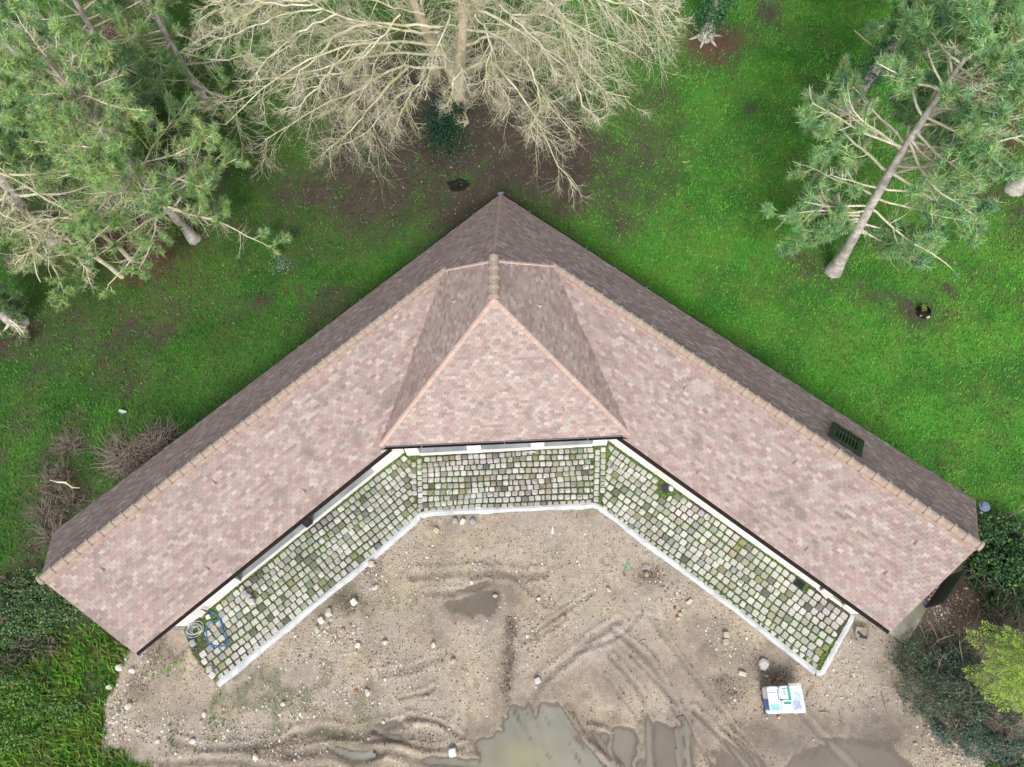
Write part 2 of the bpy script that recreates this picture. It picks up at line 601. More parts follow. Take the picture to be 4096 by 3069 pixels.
# mortar bedding below ridges
for a, b in ((rL, L1), (rR, R1), (QK, PK)):
    u = (b - a) / np.linalg.norm(b - a); s = np.cross(u, up_); 
    g = Geo(); c = (a + b) / 2
    nseg = int(np.linalg.norm(b - a) / .12)
    V, F = [], []
    for i in range(nseg + 1):
        p = a + (b - a) * i / nseg
        wd = .165 + random.uniform(-.012, .012)
        V += [p - s * wd - up_ * (wd * .9 - .045), p - s * .05 + up_ * .06, p + s * .05 + up_ * .06, p + s * (wd) - up_ * (wd * .9 - .045)]
    for i in range(nseg):
        for j in range(3): F.append((i * 4 + j, i * 4 + j + 1, i * 4 + j + 5, i * 4 + j + 4))
    mesh('ridge_mortar', np.array(V) - wloc(roof), F, M['mortar'], roof)
# valleys: rusty debris lying in the gutter line
for a, b in ((L1, cL), (R1, cR)):
    its = []
    for i in range(260):
        t = random.random() ** .8
        p = a + (b - a) * t + rng.normal(0, .018, 3) + [0, 0, .035]
        q = rng.normal(0, .02, (3, 3)); q[:, 2] = abs(q[:, 2]) * .4
        its.append(([p + x for x in q], [(0, 1, 2)], tuple(np.array([.20, .10, .04]) * random.uniform(.4, 1.5)), 1))
    pieces(its, 'valley_debris', 'valley_debris', M['litter'], roof, 0)
    tubeobj('valley', [a + (b - a) * t + [0, 0, .012] for t in np.linspace(0, 1, 8)], [.034] * 8, M['deck'], roof, 6)
# jagged tile edges on the gables
# gutters
def gutter(a, b, inward, mtop=None, r=.062, name='gutter', clips=9, drop=.045):
    u = (b - a) / np.linalg.norm(b - a); out = np.cross(u, up_)
    if out @ inward > 0: out = -out
    o = root_part(name)
    cc = lambda p: p + out * (r * .8) - up_ * drop
    P = [cc(a), cc(b)]
    V, F = [], []
    K = 8
    prof = [(math.cos(math.pi + math.pi * j / K) * r, math.sin(math.pi + math.pi * j / K) * r) for j in range(K + 1)]
    prof += [(x * .88, y * .88) for x, y in prof[::-1]]
    n = len(prof)
    for p in P:
        for x, y in prof: V.append(p + out * x + up_ * y)
    F = [(i, (i + 1) % n, n + (i + 1) % n, n + i) for i in range(n)] + [tuple(range(n)), tuple(range(n, 2 * n))[::-1]]
    gm = mesh(name, np.array(V) - wloc(roof), F, M['gutter'], roof)
    if mtop:
        g = Geo()
        ns = int(np.linalg.norm(b - a) / .1)
        for i in range(ns):
            p = cc(a + (b - a) * (i + .5) / ns) + up_ * random.uniform(-.012, .004)
            g.box(p, u * .05, out * r * .85, up_ * .006)
        g.make('leaf_guard', M['mesh'], roof)
    for i in range(clips):
        p = cc(a + (b - a) * (i + .5) / clips)
        g = Geo()
        g.box(p + up_ * .006, u * .022, out * (r * 1.12), up_ * .008)
        g.make('gutter_joint', M['zinc'], roof)
    return gm


def root_part(n): return None


ctr = np.array([0, 12, 0.])
gutter(eA, eBL, ctr - (eA + eBL) / 2, clips=7)
gutter(eA, eBR, ctr - (eA + eBR) / 2, clips=7)
inL = (L1 + rL) / 2 - (eFL + eLI) / 2; inR = (R1 + rR) / 2 - (eFR + eRI) / 2
gutter(eFL, eLI, inL, mtop=1, r=.07, clips=0)
gutter(eFR, eRI, inR, mtop=1, r=.07, clips=0)
gutter(cL, cR, QK - (cL + cR) / 2, r=.075, clips=3)
g = Geo(); g.box(eA + [0, .06, -.03], (.07, -.03, 0), (-.07, -.03, 0), (0, 0, .05)); g.make('gutter_corner', M['zinc'], roof)
# outlet funnel at the right front corner
oc = eFR + (eRI - eFR) / np.linalg.norm(eRI - eFR) * .28
oo = np.cross((eRI - eFR) / np.linalg.norm(eRI - eFR), up_); oo = -oo if oo @ inR > 0 else oo
oc = oc + oo * .07
th = np.linspace(0, 2 * math.pi, 17)
tubeobj('gutter_outlet', [oc + [.06 * math.cos(t), .06 * math.sin(t), .03] for t in th], [.012] * 17, M['gutter'], roof, 6)

# small triangular roof vents
for (u, v, pl) in ((855, 1929, pLF), (408, 2276, pLF), (828, 2273, pLF), (1213, 1963, pLF), (1823, 1207, pCL), (2151, 1225, pCR), (1992, 1361, pCF),
                   (2745, 1550, pRF), (3183, 1848, pRF), (2797, 1888, pRF), (3230, 2194, pRF), (3665, 2170, pRF), (2250, 1630, pCF), (1768, 1658, pCF), (3545, 2290, pRF)):
    p = onplane(u, v, pl); c, n = pl
    dwn = np.array([n[0], n[1], 0]); dwn /= np.linalg.norm(dwn); dwn = dwn - n * (dwn @ n); dwn /= np.linalg.norm(dwn)
    sd = np.cross(n, dwn)
    p = p + n * .04
    V = [p + sd * .085 + dwn * .06, p - sd * .085 + dwn * .06, p - dwn * .13, p + dwn * .075 + n * .085]
    o = mesh('roof_vent', np.array(V) - p, [(0, 1, 3), (1, 2, 3), (2, 0, 3)], M['hip'], roof, [(.26, .20, .175), (.36, .27, .235), (.32, .24, .21)])
    o.location = p - wloc(roof)

# skylight on the right back slope
q = [onplane(u, v, pRB) for u, v in ((3325, 1697), (3449, 1776), (3437, 1832), (3308, 1748))]
c_, n_ = pRB
ex = (q[1] - q[0] + q[2] - q[3]) / 2; wx = np.linalg.norm(ex); ex /= wx
ey = np.cross(n_, ex); wy = abs((q[0] - q[3]) @ ey)
if (q[0] - q[3]) @ ey < 0: ey = -ey     # towards the eave
sc = sum(q) / 4 + n_ * .05
skyl = root('skylight', sc - wloc(house), None, None); skyl.parent = house
g = Geo()
B = lambda x, y, hx, hy, z, hz: g.box(sc + ex * x + ey * y + n_ * z, ex * hx, ey * hy, n_ * hz)
fw = .17
B(0, wy / 2 - fw / 2, wx / 2, fw / 2, .045, .03); B(0, -wy / 2 + fw * .35, wx / 2, fw * .35, .045, .03)
B(-wx / 2 + fw / 2, fw * .15, fw / 2, wy / 2 - fw * .85, .045, .03); B(wx / 2 - fw / 2, fw * .15, fw / 2, wy / 2 - fw * .85, .045, .03)
g.make('frame', M['skyframe'], skyl)
iw = wx - 2 * fw
g = Geo(); B(0, 0, iw / 2, wy / 2 - .1, .0, .012); g.make('pane', M['glassd'], skyl)
for i in range(8):
    g = Geo(); B(-iw / 2 + iw * i / 7, fw * .1, .032, wy / 2 - fw * .8, .055, .012); g.make('bar', M['skyframe'], skyl)
g = Geo(); B(0, wy * .12, iw / 2, .012, .075, .012); g.make('rail', M['gutter'], skyl)
for i in range(7):
    g = Geo(); B(-iw / 2 + iw * (i + .5) / 7, wy * .27, .05, .07, .02, .006); g.make('reflector', M['zinc'], skyl)
g = Geo(); B(0, -wy / 2 - .02, wx / 2 + .02, .035, .03, .03); g.make('flashing', M['gutter'], skyl)

# ---------------------------------------------------------------- walls
SP = [(.80, .78, .74), (.74, .72, .68), (.83, .81, .78), (.70, .67, .61)]


def wall(a, b, z1=HE - .02, th=.30, inn=None, stones=True, z0=-.05):
    """a-b: outer face base line"""
    a, b = np.asarray(a) * [1, 1, 0], np.asarray(b) * [1, 1, 0]
    u = (b - a); L = np.linalg.norm(u); u /= L
    o = np.cross(u, up_)
    if o @ (np.asarray(inn) * [1, 1, 0] - a) > 0: o = -o     # o points out
    g = Geo()
    c = (a + b) / 2 - o * (th / 2 + .012)
    g.box(c + up_ * (z0 + z1) / 2, u * L / 2, o * th / 2, up_ * (z1 - z0) / 2)
    wobj = g.make('wall', M['white'], house)
    if stones:
        its = []
        z = 0; r = 0
        while z < z1 - .05:
            h = random.uniform(.11, .17)
            h = min(h, z1 - z)
            x = -random.uniform(0, .2)
            while x < L:
                w = random.uniform(.22, .45)
                x0, x1 = max(x + .006, 0), min(x + w - .006, L)
                x += w
                if x1 - x0 < .03: continue
                d = random.uniform(.003, .014)
                cc = a + u * (x0 + x1) / 2 + up_ * (z + h / 2)
                gg = Geo().box(cc - o * .012 + o * (d / 2), u * (x1 - x0) / 2, o * (.012 + d / 2), up_ * (h / 2 - .006))
                t = pick(SP, [5, 3, 4, 1]) * random.uniform(.94, 1.03)
                its.append((gg.V, gg.F, tuple(t), (x1 - x0) * h))
            z += h; r += 1
        return wobj, its
    return wobj, []


inn = (L1 + R1) / 2
stones = []
LW = lambda u, v: G(u, v, 0)
lwall = [LW(1619, 1810), LW(1504, 1897), LW(1256, 2098), LW(1232, 2117), LW(969, 2327), LW(755, 2505)]
rwall = [LW(2432, 1763), LW(3263, 2355), LW(3365, 2427), LW(3402, 2458)]
inL3 = (eBL + eFL) / 2; inR3 = (eBR + eFR) / 2
segs = [(lwall[0], lwall[1], (eBL + eA) / 2), (lwall[4], lwall[5], (eBL + eA) / 2), (lwall[2], lwall[3], (eBL + eA) / 2),
        (rwall[0], rwall[1], (eBR + eA) / 2), (rwall[2], rwall[3], (eBR + eA) / 2),
        (lwall[5], LW(600, 2500), G(600, 2300)), (rwall[3], LW(3560, 2440), G(3560, 2300))]
byw = []
for i, (a, b, q) in enumerate(segs):
    if i == 2:
        w, its = wall(a, b, inn=q, th=.25, stones=False)
        w.data.materials.clear(); w.data.materials.append(M['gutter'])
        w.name = 'post'
        continue
    w, its = wall(a, b, inn=q, th=.28)
    byw.append((w, its))
# central piers
pb = [(1631, 1826, 1682, 1823), (1873, 1811, 1928, 1808), (2123, 1799, 2177, 1796), (2369, 1786, 2426, 1784)]
for (u0, v0, u1, v1) in pb:
    w, its = wall(LW(u0, v0), LW(u1, v1), inn=inn, th=.38, stones=False, z1=HC - .05)
    w.name = 'pier'
# back and gable walls, set in under the eaves
def inset(p, q, d, inp):
    u = (q - p) / np.linalg.norm(q - p); o = np.cross(u, up_)
    if o @ (inp - p) < 0: o = -o
    return p + o * d, q + o * d
for a, b, c in ((eA, eBL, ctr), (eA, eBR, ctr)):
    p, q = inset(a, b, .55, c)
    q = q + (p - q) / np.linalg.norm(p - q) * .45; p = p + (q - p) / np.linalg.norm(q - p) * .3
    wall(p, q, inn=c, stones=False)
for a, b, rr_, c, e in ((eBL, eFL, rL, ctr, L1), (eBR, eFR, rR, ctr, R1)):
    ax = (e - rr_) * [1, 1, 0]; ax /= np.linalg.norm(ax)
    p, q = a + ax * .5, b + ax * 1.5
    p = p + (q - p) / np.linalg.norm(q - p) * .5; q = q + (p - q) / np.linalg.norm(q - p) * .5
    wall(p, q, inn=c, stones=False)
nst = 0
alls = sorted([(i[3], k, j) for k, (w, its) in enumerate(byw) for j, i in enumerate(its)], reverse=True)
per = {}
for rk, (a_, k, j) in enumerate(alls): per[(k, j)] = rk
for k, (w, its) in enumerate(byw):
    big = sum(1 for j in range(len(its)) if per[(k, j)] < 290)
    pieces(its, 'wall_stone', 'wall_stones', M['stone'], w, big)
# floors seen through the openings and their white edging
def slab(poly, z0, z1, m, name, parent=house):
    return Geo().prism([(p[0], p[1]) for p in poly], z0, z1).make(name, m, parent)


inw = lambda p, q, d, c: inset(p * [1, 1, 1.], q, d, c)
a, b = inset(lwall[0], lwall[4], .03, G(1000, 1700)); a2, b2 = inset(lwall[0], lwall[4], 3.2, G(1000, 1700))
slab([a, b, b2, a2], -.05, .075, M['slab'], 'cement_floor')
a, b = inset(LW(1631, 1826), LW(2426, 1784), .05, inn); a2, b2 = inset(LW(1631, 1826), LW(2426, 1784), 3.5, inn)
slab([a, b, b2, a2], -.05, .083, M['slab'], 'cement_floor')
a, b = inset(rwall[1], rwall[2], .03, G(3300, 2000)); a2, b2 = inset(rwall[1], rwall[2], 1.6, G(3300, 2000))
slab([a, b, b2, a2], -.05, .06, M['pslab'], 'doorstep')
a, b = inset(rwall[1], rwall[2], .28, G(3300, 2000)); d_ = (b - a)
slab([a + d_ * .12, a + d_ * .8, a + d_ * .8 + (a2 - a) * .55, a + d_ * .12 + (a2 - a) * .55], .06, .09, M['wood'], 'wooden_floor')
for a, b, c in ((lwall[1], lwall[4], G(1000, 1700)), (LW(1682, 1823), LW(2369, 1786), inn), (rwall[1], rwall[2], G(3300, 2000))):
    p, q = inset(a, b, .07, c)
    a, b = inset(a, b, -.02, c)
    g = Geo(); N = 40
    V = []
    for i in range(N + 1):
        t = i / N; j = random.uniform(-.008, .008)
        for base, dd in ((a, j), (p, 0)):
            x = base[:2] + (b if base is a else q)[:2] * 0
        pa = a + (b - a) * t; pq = p + (q - p) * t
        V += [(pa[0], pa[1] + j, .0), (pa[0], pa[1] + j, .09), (pq[0], pq[1], .092)]
    F = []
    for i in range(N):
        F += [(3 * i, 3 * i + 3, 3 * i + 4, 3 * i + 1), (3 * i + 1, 3 * i + 4, 3 * i + 5, 3 * i + 2)]
    mesh('threshold', np.array(V) - wloc(house), F, M['white'], house)
# porch slab at the right end
slab([LW(3420, 2440), LW(3622, 2580), LW(3705, 2432), LW(3640, 2330)], -.05, .08, M['pslab'], 'porch_slab')

# ================================================================= COBBLED PAVEMENT
kp = [(872, 2738), (1260, 2420), (1480, 2240), (1652, 2090), (1702, 2056), (1850, 2046), (2100, 2036), (2330, 2024), (2385, 2026), (2440, 2062), (2600, 2185), (2900, 2408), (3262, 2690)]
kpt = [G(*p) for p in kp]
pv = root('pavement', (0, 5, 0), None, None); tag(pv, kind='structure')
left_poly = [LW(742, 2520), LW(755, 2505), LW(1619, 1810), LW(1650, 1850), LW(1655, 1960), LW(1662, 2010), LW(1695, 2052), LW(878, 2728), LW(800, 2655)]
L_A, L_B = LW(755, 2512), LW(1612, 1822)
mid_poly = [LW(1640, 1828), LW(2428, 1790), LW(2395, 2018), LW(1700, 2050), LW(1645, 1990)]
right_poly = [LW(2436, 1770), LW(3410, 2462), LW(3380, 2490), LW(3262, 2676), LW(2405, 2034), LW(2420, 1900)]
base = Geo()
allpv = [LW(735, 2520), LW(760, 2500), LW(1612, 1800), LW(1660, 1815), LW(2410, 1775), LW(2440, 1760), LW(3402, 2452), LW(3408, 2462), LW(3266, 2700), LW(2900, 2412), LW(2600, 2190), LW(2440, 2068), LW(2385, 2032), LW(2330, 2028), LW(1702, 2060), LW(1652, 2094), LW(875, 2738), LW(800, 2655), LW(770, 2610)]
pvo = [(p[0], p[1]) for p in allpv]
base.prism(pvo, -.08, .028)
bo = base.make('sand_bed', M['bed'], pv)
CP = [(.50, .48, .445), (.44, .425, .40), (.56, .54, .505), (.38, .36, .31), (.29, .295, .295), (.37, .32, .27), (.21, .20, .185), (.27, .24, .15), (.14, .13, .12)]
CW = [28, 24, 16, 10, 7, 4, 5, 3, 2]


def chaikin(p, r=.22):
    out = []
    for i in range(len(p)):
        a, b = p[i], p[(i + 1) % len(p)]
        out.append((a[0] + (b[0] - a[0]) * r, a[1] + (b[1] - a[1]) * r))
        out.append((a[0] + (b[0] - a[0]) * (1 - r), a[1] + (b[1] - a[1]) * (1 - r)))
    return out


def cobble(poly, its, z=.03, h=None, tint=None):
    c = np.mean(poly, 0)
    p = [(c[0] + (x - c[0]) * random.uniform(.93, 1.03), c[1] + (y - c[1]) * random.uniform(.93, 1.03)) for x, y in poly]
    p = chaikin(ccw(p), .15)
    h = h or random.uniform(.028, .048)
    k = len(p)
    tx, ty = random.uniform(-.06, .06), random.uniform(-.06, .06)
    sc = lambda s: [(c[0] + (x - c[0]) * s, c[1] + (y - c[1]) * s) for x, y in p]
    V = [(x, y, z - .03) for x, y in sc(1.0)] + [(x, y, z + h * .55) for x, y in sc(1.0)] + [(x, y, z + h * .93 + tx * (x - c[0]) + ty * (y - c[1])) for x, y in sc(.86)] \
        + [(c[0] + random.uniform(-.01, .01), c[1] + random.uniform(-.01, .01), z + h + .004)]
    F = []
    for j in (0, 1):
        F += [(j * k + i, j * k + (i + 1) % k, (j + 1) * k + (i + 1) % k, (j + 1) * k + i) for i in range(k)]
    F += [(2 * k + i, 2 * k + (i + 1) % k, 3 * k) for i in range(k)]
    t = (pick(CP, CW) if tint is None else np.array(tint)) * random.uniform(.88, 1.12)
    its.append((V, F, tuple(t), pxarea(V[2 * k:3 * k]) if 1 else 0))


def convexify(poly, a, b, n_off):
    return poly


def sett_rows(A, B, n, width, polyzones, its, pitch=.207, cw=.197, row0=.0, skip=None):
    """courses parallel to A-B, going along n; polyzones: polygon limiting (any)"""
    u = (B - A)[:2]; L = np.linalg.norm(u); u /= L
    n = np.asarray(n)[:2]
    zone = [(p[0], p[1]) for p in polyzones]
    rows = int(width / pitch) + 1
    for r in range(rows):
        ph = random.uniform(0, cw)
        x = -1.5 + ph
        y = row0 + r * pitch
        while x < L + 1.5:
            w = cw * random.choice([.92, .97, 1, 1, 1.03, 1.08, 1.12, .62 if random.random() < .25 else 1])
            gp = random.uniform(.015, .027)
            x0, x1 = x + gp, x + w - gp * .6
            x += w
            y0, y1 = y + random.uniform(.013, .023), y + pitch - random.uniform(.013, .023)
            # slight meander of the courses
            me = .02 * math.sin(x * .9 + r) + .012 * math.sin(x * 2.3 + r * .7)
            q = [A[:2] + u * a_ + n * (b_ + me) for a_, b_ in ((x0, y0), (x1, y0), (x1, y1), (x0, y1))]
            q = [(p[0] + random.uniform(-.007, .007), p[1] + random.uniform(-.007, .007)) for p in q]
            ins = inpoly(np.array([p[0] for p in q]), np.array([p[1] for p in q]), zone)
            c = np.mean(q, 0)
            ci = inpoly(np.array([c[0]]), np.array([c[1]]), zone)[0]
            if skip is not None and skip(c): continue
            if ins.all():
                cobble(q, its)
            elif ci:      # trimmed stone: pull outside corners towards the middle until they are in
                qq = []
                for p in q:
                    p = np.array(p)
                    for _ in range(12):
                        if inpoly(p[:1], p[1:2], zone)[0]: break
                        p = p + (c - p) * .12
                    qq.append(tuple(p))
                if abs(area(qq)) > .008: cobble(qq, its)


its = []
GR = G(3195, 2336); MH = G(2662, 1955)
u_ = (L_B - L_A); u_ /= np.linalg.norm(u_); nL = np.cross(u_, up_)
if nL @ (G(1300, 2400) - L_A) < 0: nL = -nL
missing = [G(800, 2500), G(785, 2540), G(830, 2470), G(795, 2575), G(760, 2560), G(770, 2520), G(850, 2440 + 20)]
sk = lambda c: any(np.hypot(c[0] - m[0], c[1] - m[1]) < r for m, r in [(GR, .22), (MH, .27)] + [(m, .24) for m in missing])
sett_rows(L_A, L_B, nL, 3.2, left_poly, its, skip=sk, pitch=.24, cw=.232)
R_A, R_B = LW(2436, 1776), LW(3402, 2466)
u2 = (R_B - R_A); u2 /= np.linalg.norm(u2); nR = np.cross(u2, up_)
if nR @ (G(2800, 2400) - R_A) < 0: nR = -nR
sett_rows(R_A, R_B, nR, 3.4, right_poly, its, skip=sk, pitch=.243, cw=.236)
C_A, C_B = LW(1640, 1830), LW(2428, 1788)
u3 = (C_B - C_A); u3 /= np.linalg.norm(u3); nC = np.cross(u3, up_)
if nC @ (G(2050, 2000) - C_A) < 0: nC = -nC
mp = [LW(1690, 1828), LW(2376, 1792), LW(2372, 2019), LW(1700, 2049), LW(1688, 2040)]
sett_rows(C_A, C_B, nC, 2.6, mp, its, skip=sk, pitch=.212, cw=.224)
# the two single border columns either side of the middle
for a, b, cwid in ((LW(1678, 1836), LW(1683, 2040), .2), (LW(1655, 1850), LW(1660, 1985), .19), (LW(2390, 1800), LW(2384, 2012), .2), (LW(2413, 1790), LW(2410, 1975), .2)):
    uu = (b - a); LL = np.linalg.norm(uu); uu /= LL; ss = np.array([uu[1], -uu[0], 0])
    m_ = int(LL / .2)
    for i in range(m_):
        p0, p1 = a + uu * (i * LL / m_ + .014), a + uu * ((i + 1) * LL / m_ - .014)
        cobble([tuple((p + ss * k)[:2]) for p, k in ((p0, -cwid / 2 + .014), (p0, cwid / 2 - .014), (p1, cwid / 2 - .014), (p1, -cwid / 2 + .014))], its)
pieces(its, 'cobblestone', 'cobblestones', M['cobble'], pv)
print('cobbles', len(its))
# kerb of pale concrete with a ragged outer edge
kl = smoothline([p for p in kpt], 12 * 9)
V, F = [], []
for i, p in enumerate(kl):
    t = kl[min(i + 1, len(kl) - 1)] - kl[max(i - 1, 0)]; t /= np.linalg.norm(t)
    s = np.array([-t[1], t[0], 0])
    if i == 0: s0 = s
    w0, w1 = .085, .06 + .06 * vnoise(np.array(i * .35), np.array(3.)) + random.uniform(-.012, .014)
    inside = p + s * w0; outside = p - s * w1
    V += [inside + [0, 0, -.05], inside + [0, 0, .055], p + [0, 0, .07 + random.uniform(-.004, .004)], outside + [0, 0, .045], outside - s * .03 + [0, 0, -.05]]
for i in range(len(kl) - 1):
    for j in range(4): F.append((5 * i + j, 5 * i + 5 + j, 5 * i + 6 + j, 5 * i + 1 + j))
F += [(0, 1, 2, 3, 4), tuple(5 * (len(kl) - 1) + j for j in (4, 3, 2, 1, 0))]
mesh('kerb', np.array(V) - wloc(pv), F, M['kerb'], pv)
kr = smoothline([G(3262, 2692), G(3285, 2690), G(3300, 2668), G(3350, 2575), G(3398, 2490), G(3408, 2462)], 50)
V, F = [], []
for i, p in enumerate(kr):
    t = kr[min(i + 1, len(kr) - 1)] - kr[max(i - 1, 0)]; t /= np.linalg.norm(t)
    s = np.array([-t[1], t[0], 0]); w = .075 + random.uniform(-.012, .012)
    V += [p + s * w + [0, 0, -.05], p + s * w + [0, 0, .05], p + [0, 0, .066], p - s * w + [0, 0, .046], p - s * w * 1.2 + [0, 0, -.05]]
for i in range(len(kr) - 1):
    for j in range(4): F.append((5 * i + j, 5 * i + 5 + j, 5 * i + 6 + j, 5 * i + 1 + j))
mesh('kerb', np.array(V) - wloc(pv), F, M['kerb'], pv)
# moss filling the joints (thick green at the sides, bare earth in the middle bay)
n = 90000
xs, ys = rng.uniform(-13, 12, n * 3), rng.uniform(0, 10.5, n * 3)
uu, vv = PX(np.stack([xs, ys, np.zeros_like(xs)], 1))
ok = inpoly(xs, ys, pvo)
dens = sst(.22, .45, fbm(xs, ys, .9, 3, 5))
bare = np.exp(-(((uu - 2110) / 330) ** 2 + ((vv - 1960) / 150) ** 2) * 1.2)
bare = np.maximum(bare, np.exp(-(((uu - 3330) / 150) ** 2 + ((vv - 2420) / 120) ** 2)))
bare = np.maximum(bare, .8 * np.exp(-(((uu - 700) / 200) ** 2 + ((vv - 2600) / 150) ** 2)))
ok &= rng.random(len(xs)) < np.clip(dens * 1.3 - bare * 1.3, .04, 1)
xs, ys = xs[ok], ys[ok]
k = len(xs)
ang = rng.uniform(0, 6.28, k); sz = rng.uniform(.010, .022, k)
z0 = .046 + rng.uniform(-.008, .006, k)
V = np.zeros((k, 4, 3))
for j, (a_, l_) in enumerate(((0, 1), (1.7, .8), (3.1, 1), (4.6, .8))):
    V[:, j, 0] = xs + np.cos(ang + a_) * sz * l_; V[:, j, 1] = ys + np.sin(ang + a_) * sz * l_; V[:, j, 2] = z0 + rng.uniform(-.006, .006, k)
T = np.array([(.12, .29, .03)]) * rng.uniform(.6, 1.5, (k, 1)) * np.array([1, 1, 1]) + rng.uniform(0, .02, (k, 1)) * np.array([1, .4, 0])
mo = mesh('moss', V.reshape(-1, 3) - wloc(pv), np.arange(k * 4).reshape(-1, 4), M['moss'], pv, T)
mo['kind'] = 'stuff'
print('moss', k)
# drain cover and grate set in the pavement
g = Geo()
th = np.linspace(0, 2 * math.pi, 9)[:-1] + .2
g.prism([(MH[0] + .19 * math.cos(t), MH[1] + .17 * math.sin(t)) for t in th], .0, .062)
for i in range(-3, 4):
    for j in range(-3, 4):
        if i * i + j * j < 9: g.box((MH[0] + i * .042 + (j % 2) * .02, MH[1] + j * .042, .064), (.013, 0, 0), (0, .013, 0), (0, 0, .005))
g.make('drain_cover', M['iron'], pv)
g = Geo()
e1 = u2; e2 = nR
g.box(GR + [0, 0, .02], e1 * .16, e2 * .13, (0, 0, .03))
dg = g.make('drain_grate', M['charcoal'], pv)
g = Geo()
for i in range(7): g.box(GR + e1 * (-.15 + i * .05) + [0, 0, .062], e1 * .009, e2 * .13, (0, 0, .01))
for s_ in (-1, 1): g.box(GR + e2 * .125 * s_ + [0, 0, .064], e1 * .165, e2 * .012, (0, 0, .011)); g.box(GR + e1 * .16 * s_ + [0, 0, .064], e1 * .012, e2 * .13, (0, 0, .0105))
g.make('grating', M['iron'], dg)

# ================================================================= GROUND
YARD = [(560, 2560), (500, 2640), (430, 2800), (425, 2900), (450, 2990), (600, 3030), (640, 3110), (640, 3400), (5200, 3400), (5200, 2330), (3990, 2340), (3900, 2230), (3700, 2300), (3480, 2430), (3400, 2440),
        (3290, 2660), (2430, 2050), (2380, 2010), (1700, 2040), (870, 2700), (750, 2540), (640, 2500)]


def ell(u, v, cx, cy, rx, ry, rot=0., p=1.):
    c, s = math.cos(rot), math.sin(rot)
    x, y = (u - cx) * c + (v - cy) * s, -(u - cx) * s + (v - cy) * c
    return np.exp(-((x / rx) ** 2 + (y / ry) ** 2) ** p)


def sdist(u, v, poly):
    """distance to the outline, positive inside"""
    d = np.full(np.shape(u), 1e9)
    n = len(poly)
    for i in range(n):
        x1, y1 = poly[i - 1]; x2, y2 = poly[i]
        dx, dy = x2 - x1, y2 - y1
        t = np.clip(((u - x1) * dx + (v - y1) * dy) / (dx * dx + dy * dy + 1e-9), 0, 1)
        d = np.minimum(d, np.hypot(u - x1 - t * dx, v - y1 - t * dy))
    return np.where(inpoly(u, v, poly), d, -d)


LIT = [(1750, 480, 600, 360, 0, 1.2), (2150, 620, 430, 270, .3, 1.2), (1500, 760, 470, 240, 0, 1.0), (1900, 800, 420, 160, 0, 1.0), (1150, 850, 260, 260, 0, .45), (2560, 560, 230, 260, .3, .5), (1350, 230, 420, 250, 0, .35),
       (2830, 170, 170, 95, 0, 1.0), (2640, 160, 160, 200, 0, .5), (3390, 450, 130, 85, 0, .9), (4060, 480, 110, 150, .4, 1.0), (3980, 770, 110, 60, 0, .8), (4080, 860, 100, 120, 0, .7),
       (3200, 1040, 150, 60, .5, .55), (3480, 1180, 110, 50, 0, .6), (3690, 1250, 150, 85, .3, .9), (3790, 1160, 50, 30, .5, .9), (550, 1000, 300, 170, .2, .95), (250, 880, 300, 250, 0, .8), (700, 1230, 330, 120, 0, .55),
       (250, 1320, 330, 170, 0, .6), (120, 1700, 140, 60, -.3, .5), (500, 1500, 260, 100, 0, .4), (470, 130, 130, 130, 0, .9), (400, 400, 300, 250, 0, .7), (850, 1120, 150, 90, 0, .4), (1000, 700, 160, 160, 0, .4),
       (3100, 60, 80, 60, 0, .6), (2990, 430, 40, 25, 0, .6), (3260, 340, 60, 40, 0, .4), (1250, 950, 180, 120, 0, .5), (1700, 850, 260, 90, 0, .8), (2430, 840, 160, 90, .6, .4), (230, 1980, 170, 230, .3, .8), (250, 2500, 200, 80, -.3, .7),
       (3900, 620, 130, 110, 0, .55), (3300, 700, 260, 250, 0, .25), (620, 2100, 60, 60, 0, .3), (100, 2300, 200, 90, 0, .7), (330, 2480, 140, 60, -.6, .8), (2500, 1150, 90, 30, .8, .35)]
GRAV = [(1350, 2545, 110, 50, 1.0), (1530, 2660, 80, 50, .9), (1250, 2640, 120, 50, .5), (1370, 2770, 70, 40, .9), (1180, 2830, 160, 60, .6), (470, 2870, 60, 120, 1.0), (560, 2700, 60, 60, .6), (640, 2920, 120, 60, .7), (850, 2950, 200, 60, .5),
        (1180, 3000, 160, 60, .4), (2720, 2380, 80, 50, .8), (2620, 2310, 60, 60, .5), (2880, 2520, 70, 80, .8), (2930, 2600, 80, 60, .7), (1680, 2240, 120, 60, .4), (1950, 2260, 120, 30, .5), (3760, 2900, 90, 110, .9), (3880, 3010, 160, 60, 1.),
        (3640, 2740, 50, 60, .5), (3750, 2400, 110, 90, .8), (3500, 2420, 60, 30, .5), (1470, 2280, 90, 90, .4), (2100, 2550, 200, 150, .3), (3000, 2900, 60, 40, .4), (3960, 2700, 100, 200, .5), (3420, 2600, 160, 120, .3)]
DARK = [(1390, 2410, 60, 40, .8), (2040, 2640, 22, 80, .9), (2040, 2520, 25, 60, .9), (2025, 2740, 22, 50, .8), (2600, 2300, 60, 40, .8), (3100, 2700, 60, 35, .9), (620, 2600, 40, 110, .7), (850, 2620, 25, 60, .7), (560, 2750, 40, 60, .5), (2920, 2760, 60, 50, .6),
        (3700, 2560, 140, 100, .6), (1060, 3000, 160, 50, .6), (1700, 2960, 80, 40, .6), (3050, 2650, 60, 40, .5), (2350, 2560, 60, 30, .3), (640, 2360, 70, 70, .4), (1130, 2330, 50, 60, .4), (2880, 2720, 40, 30, .6), (1480, 2270, 60, 40, .4)]
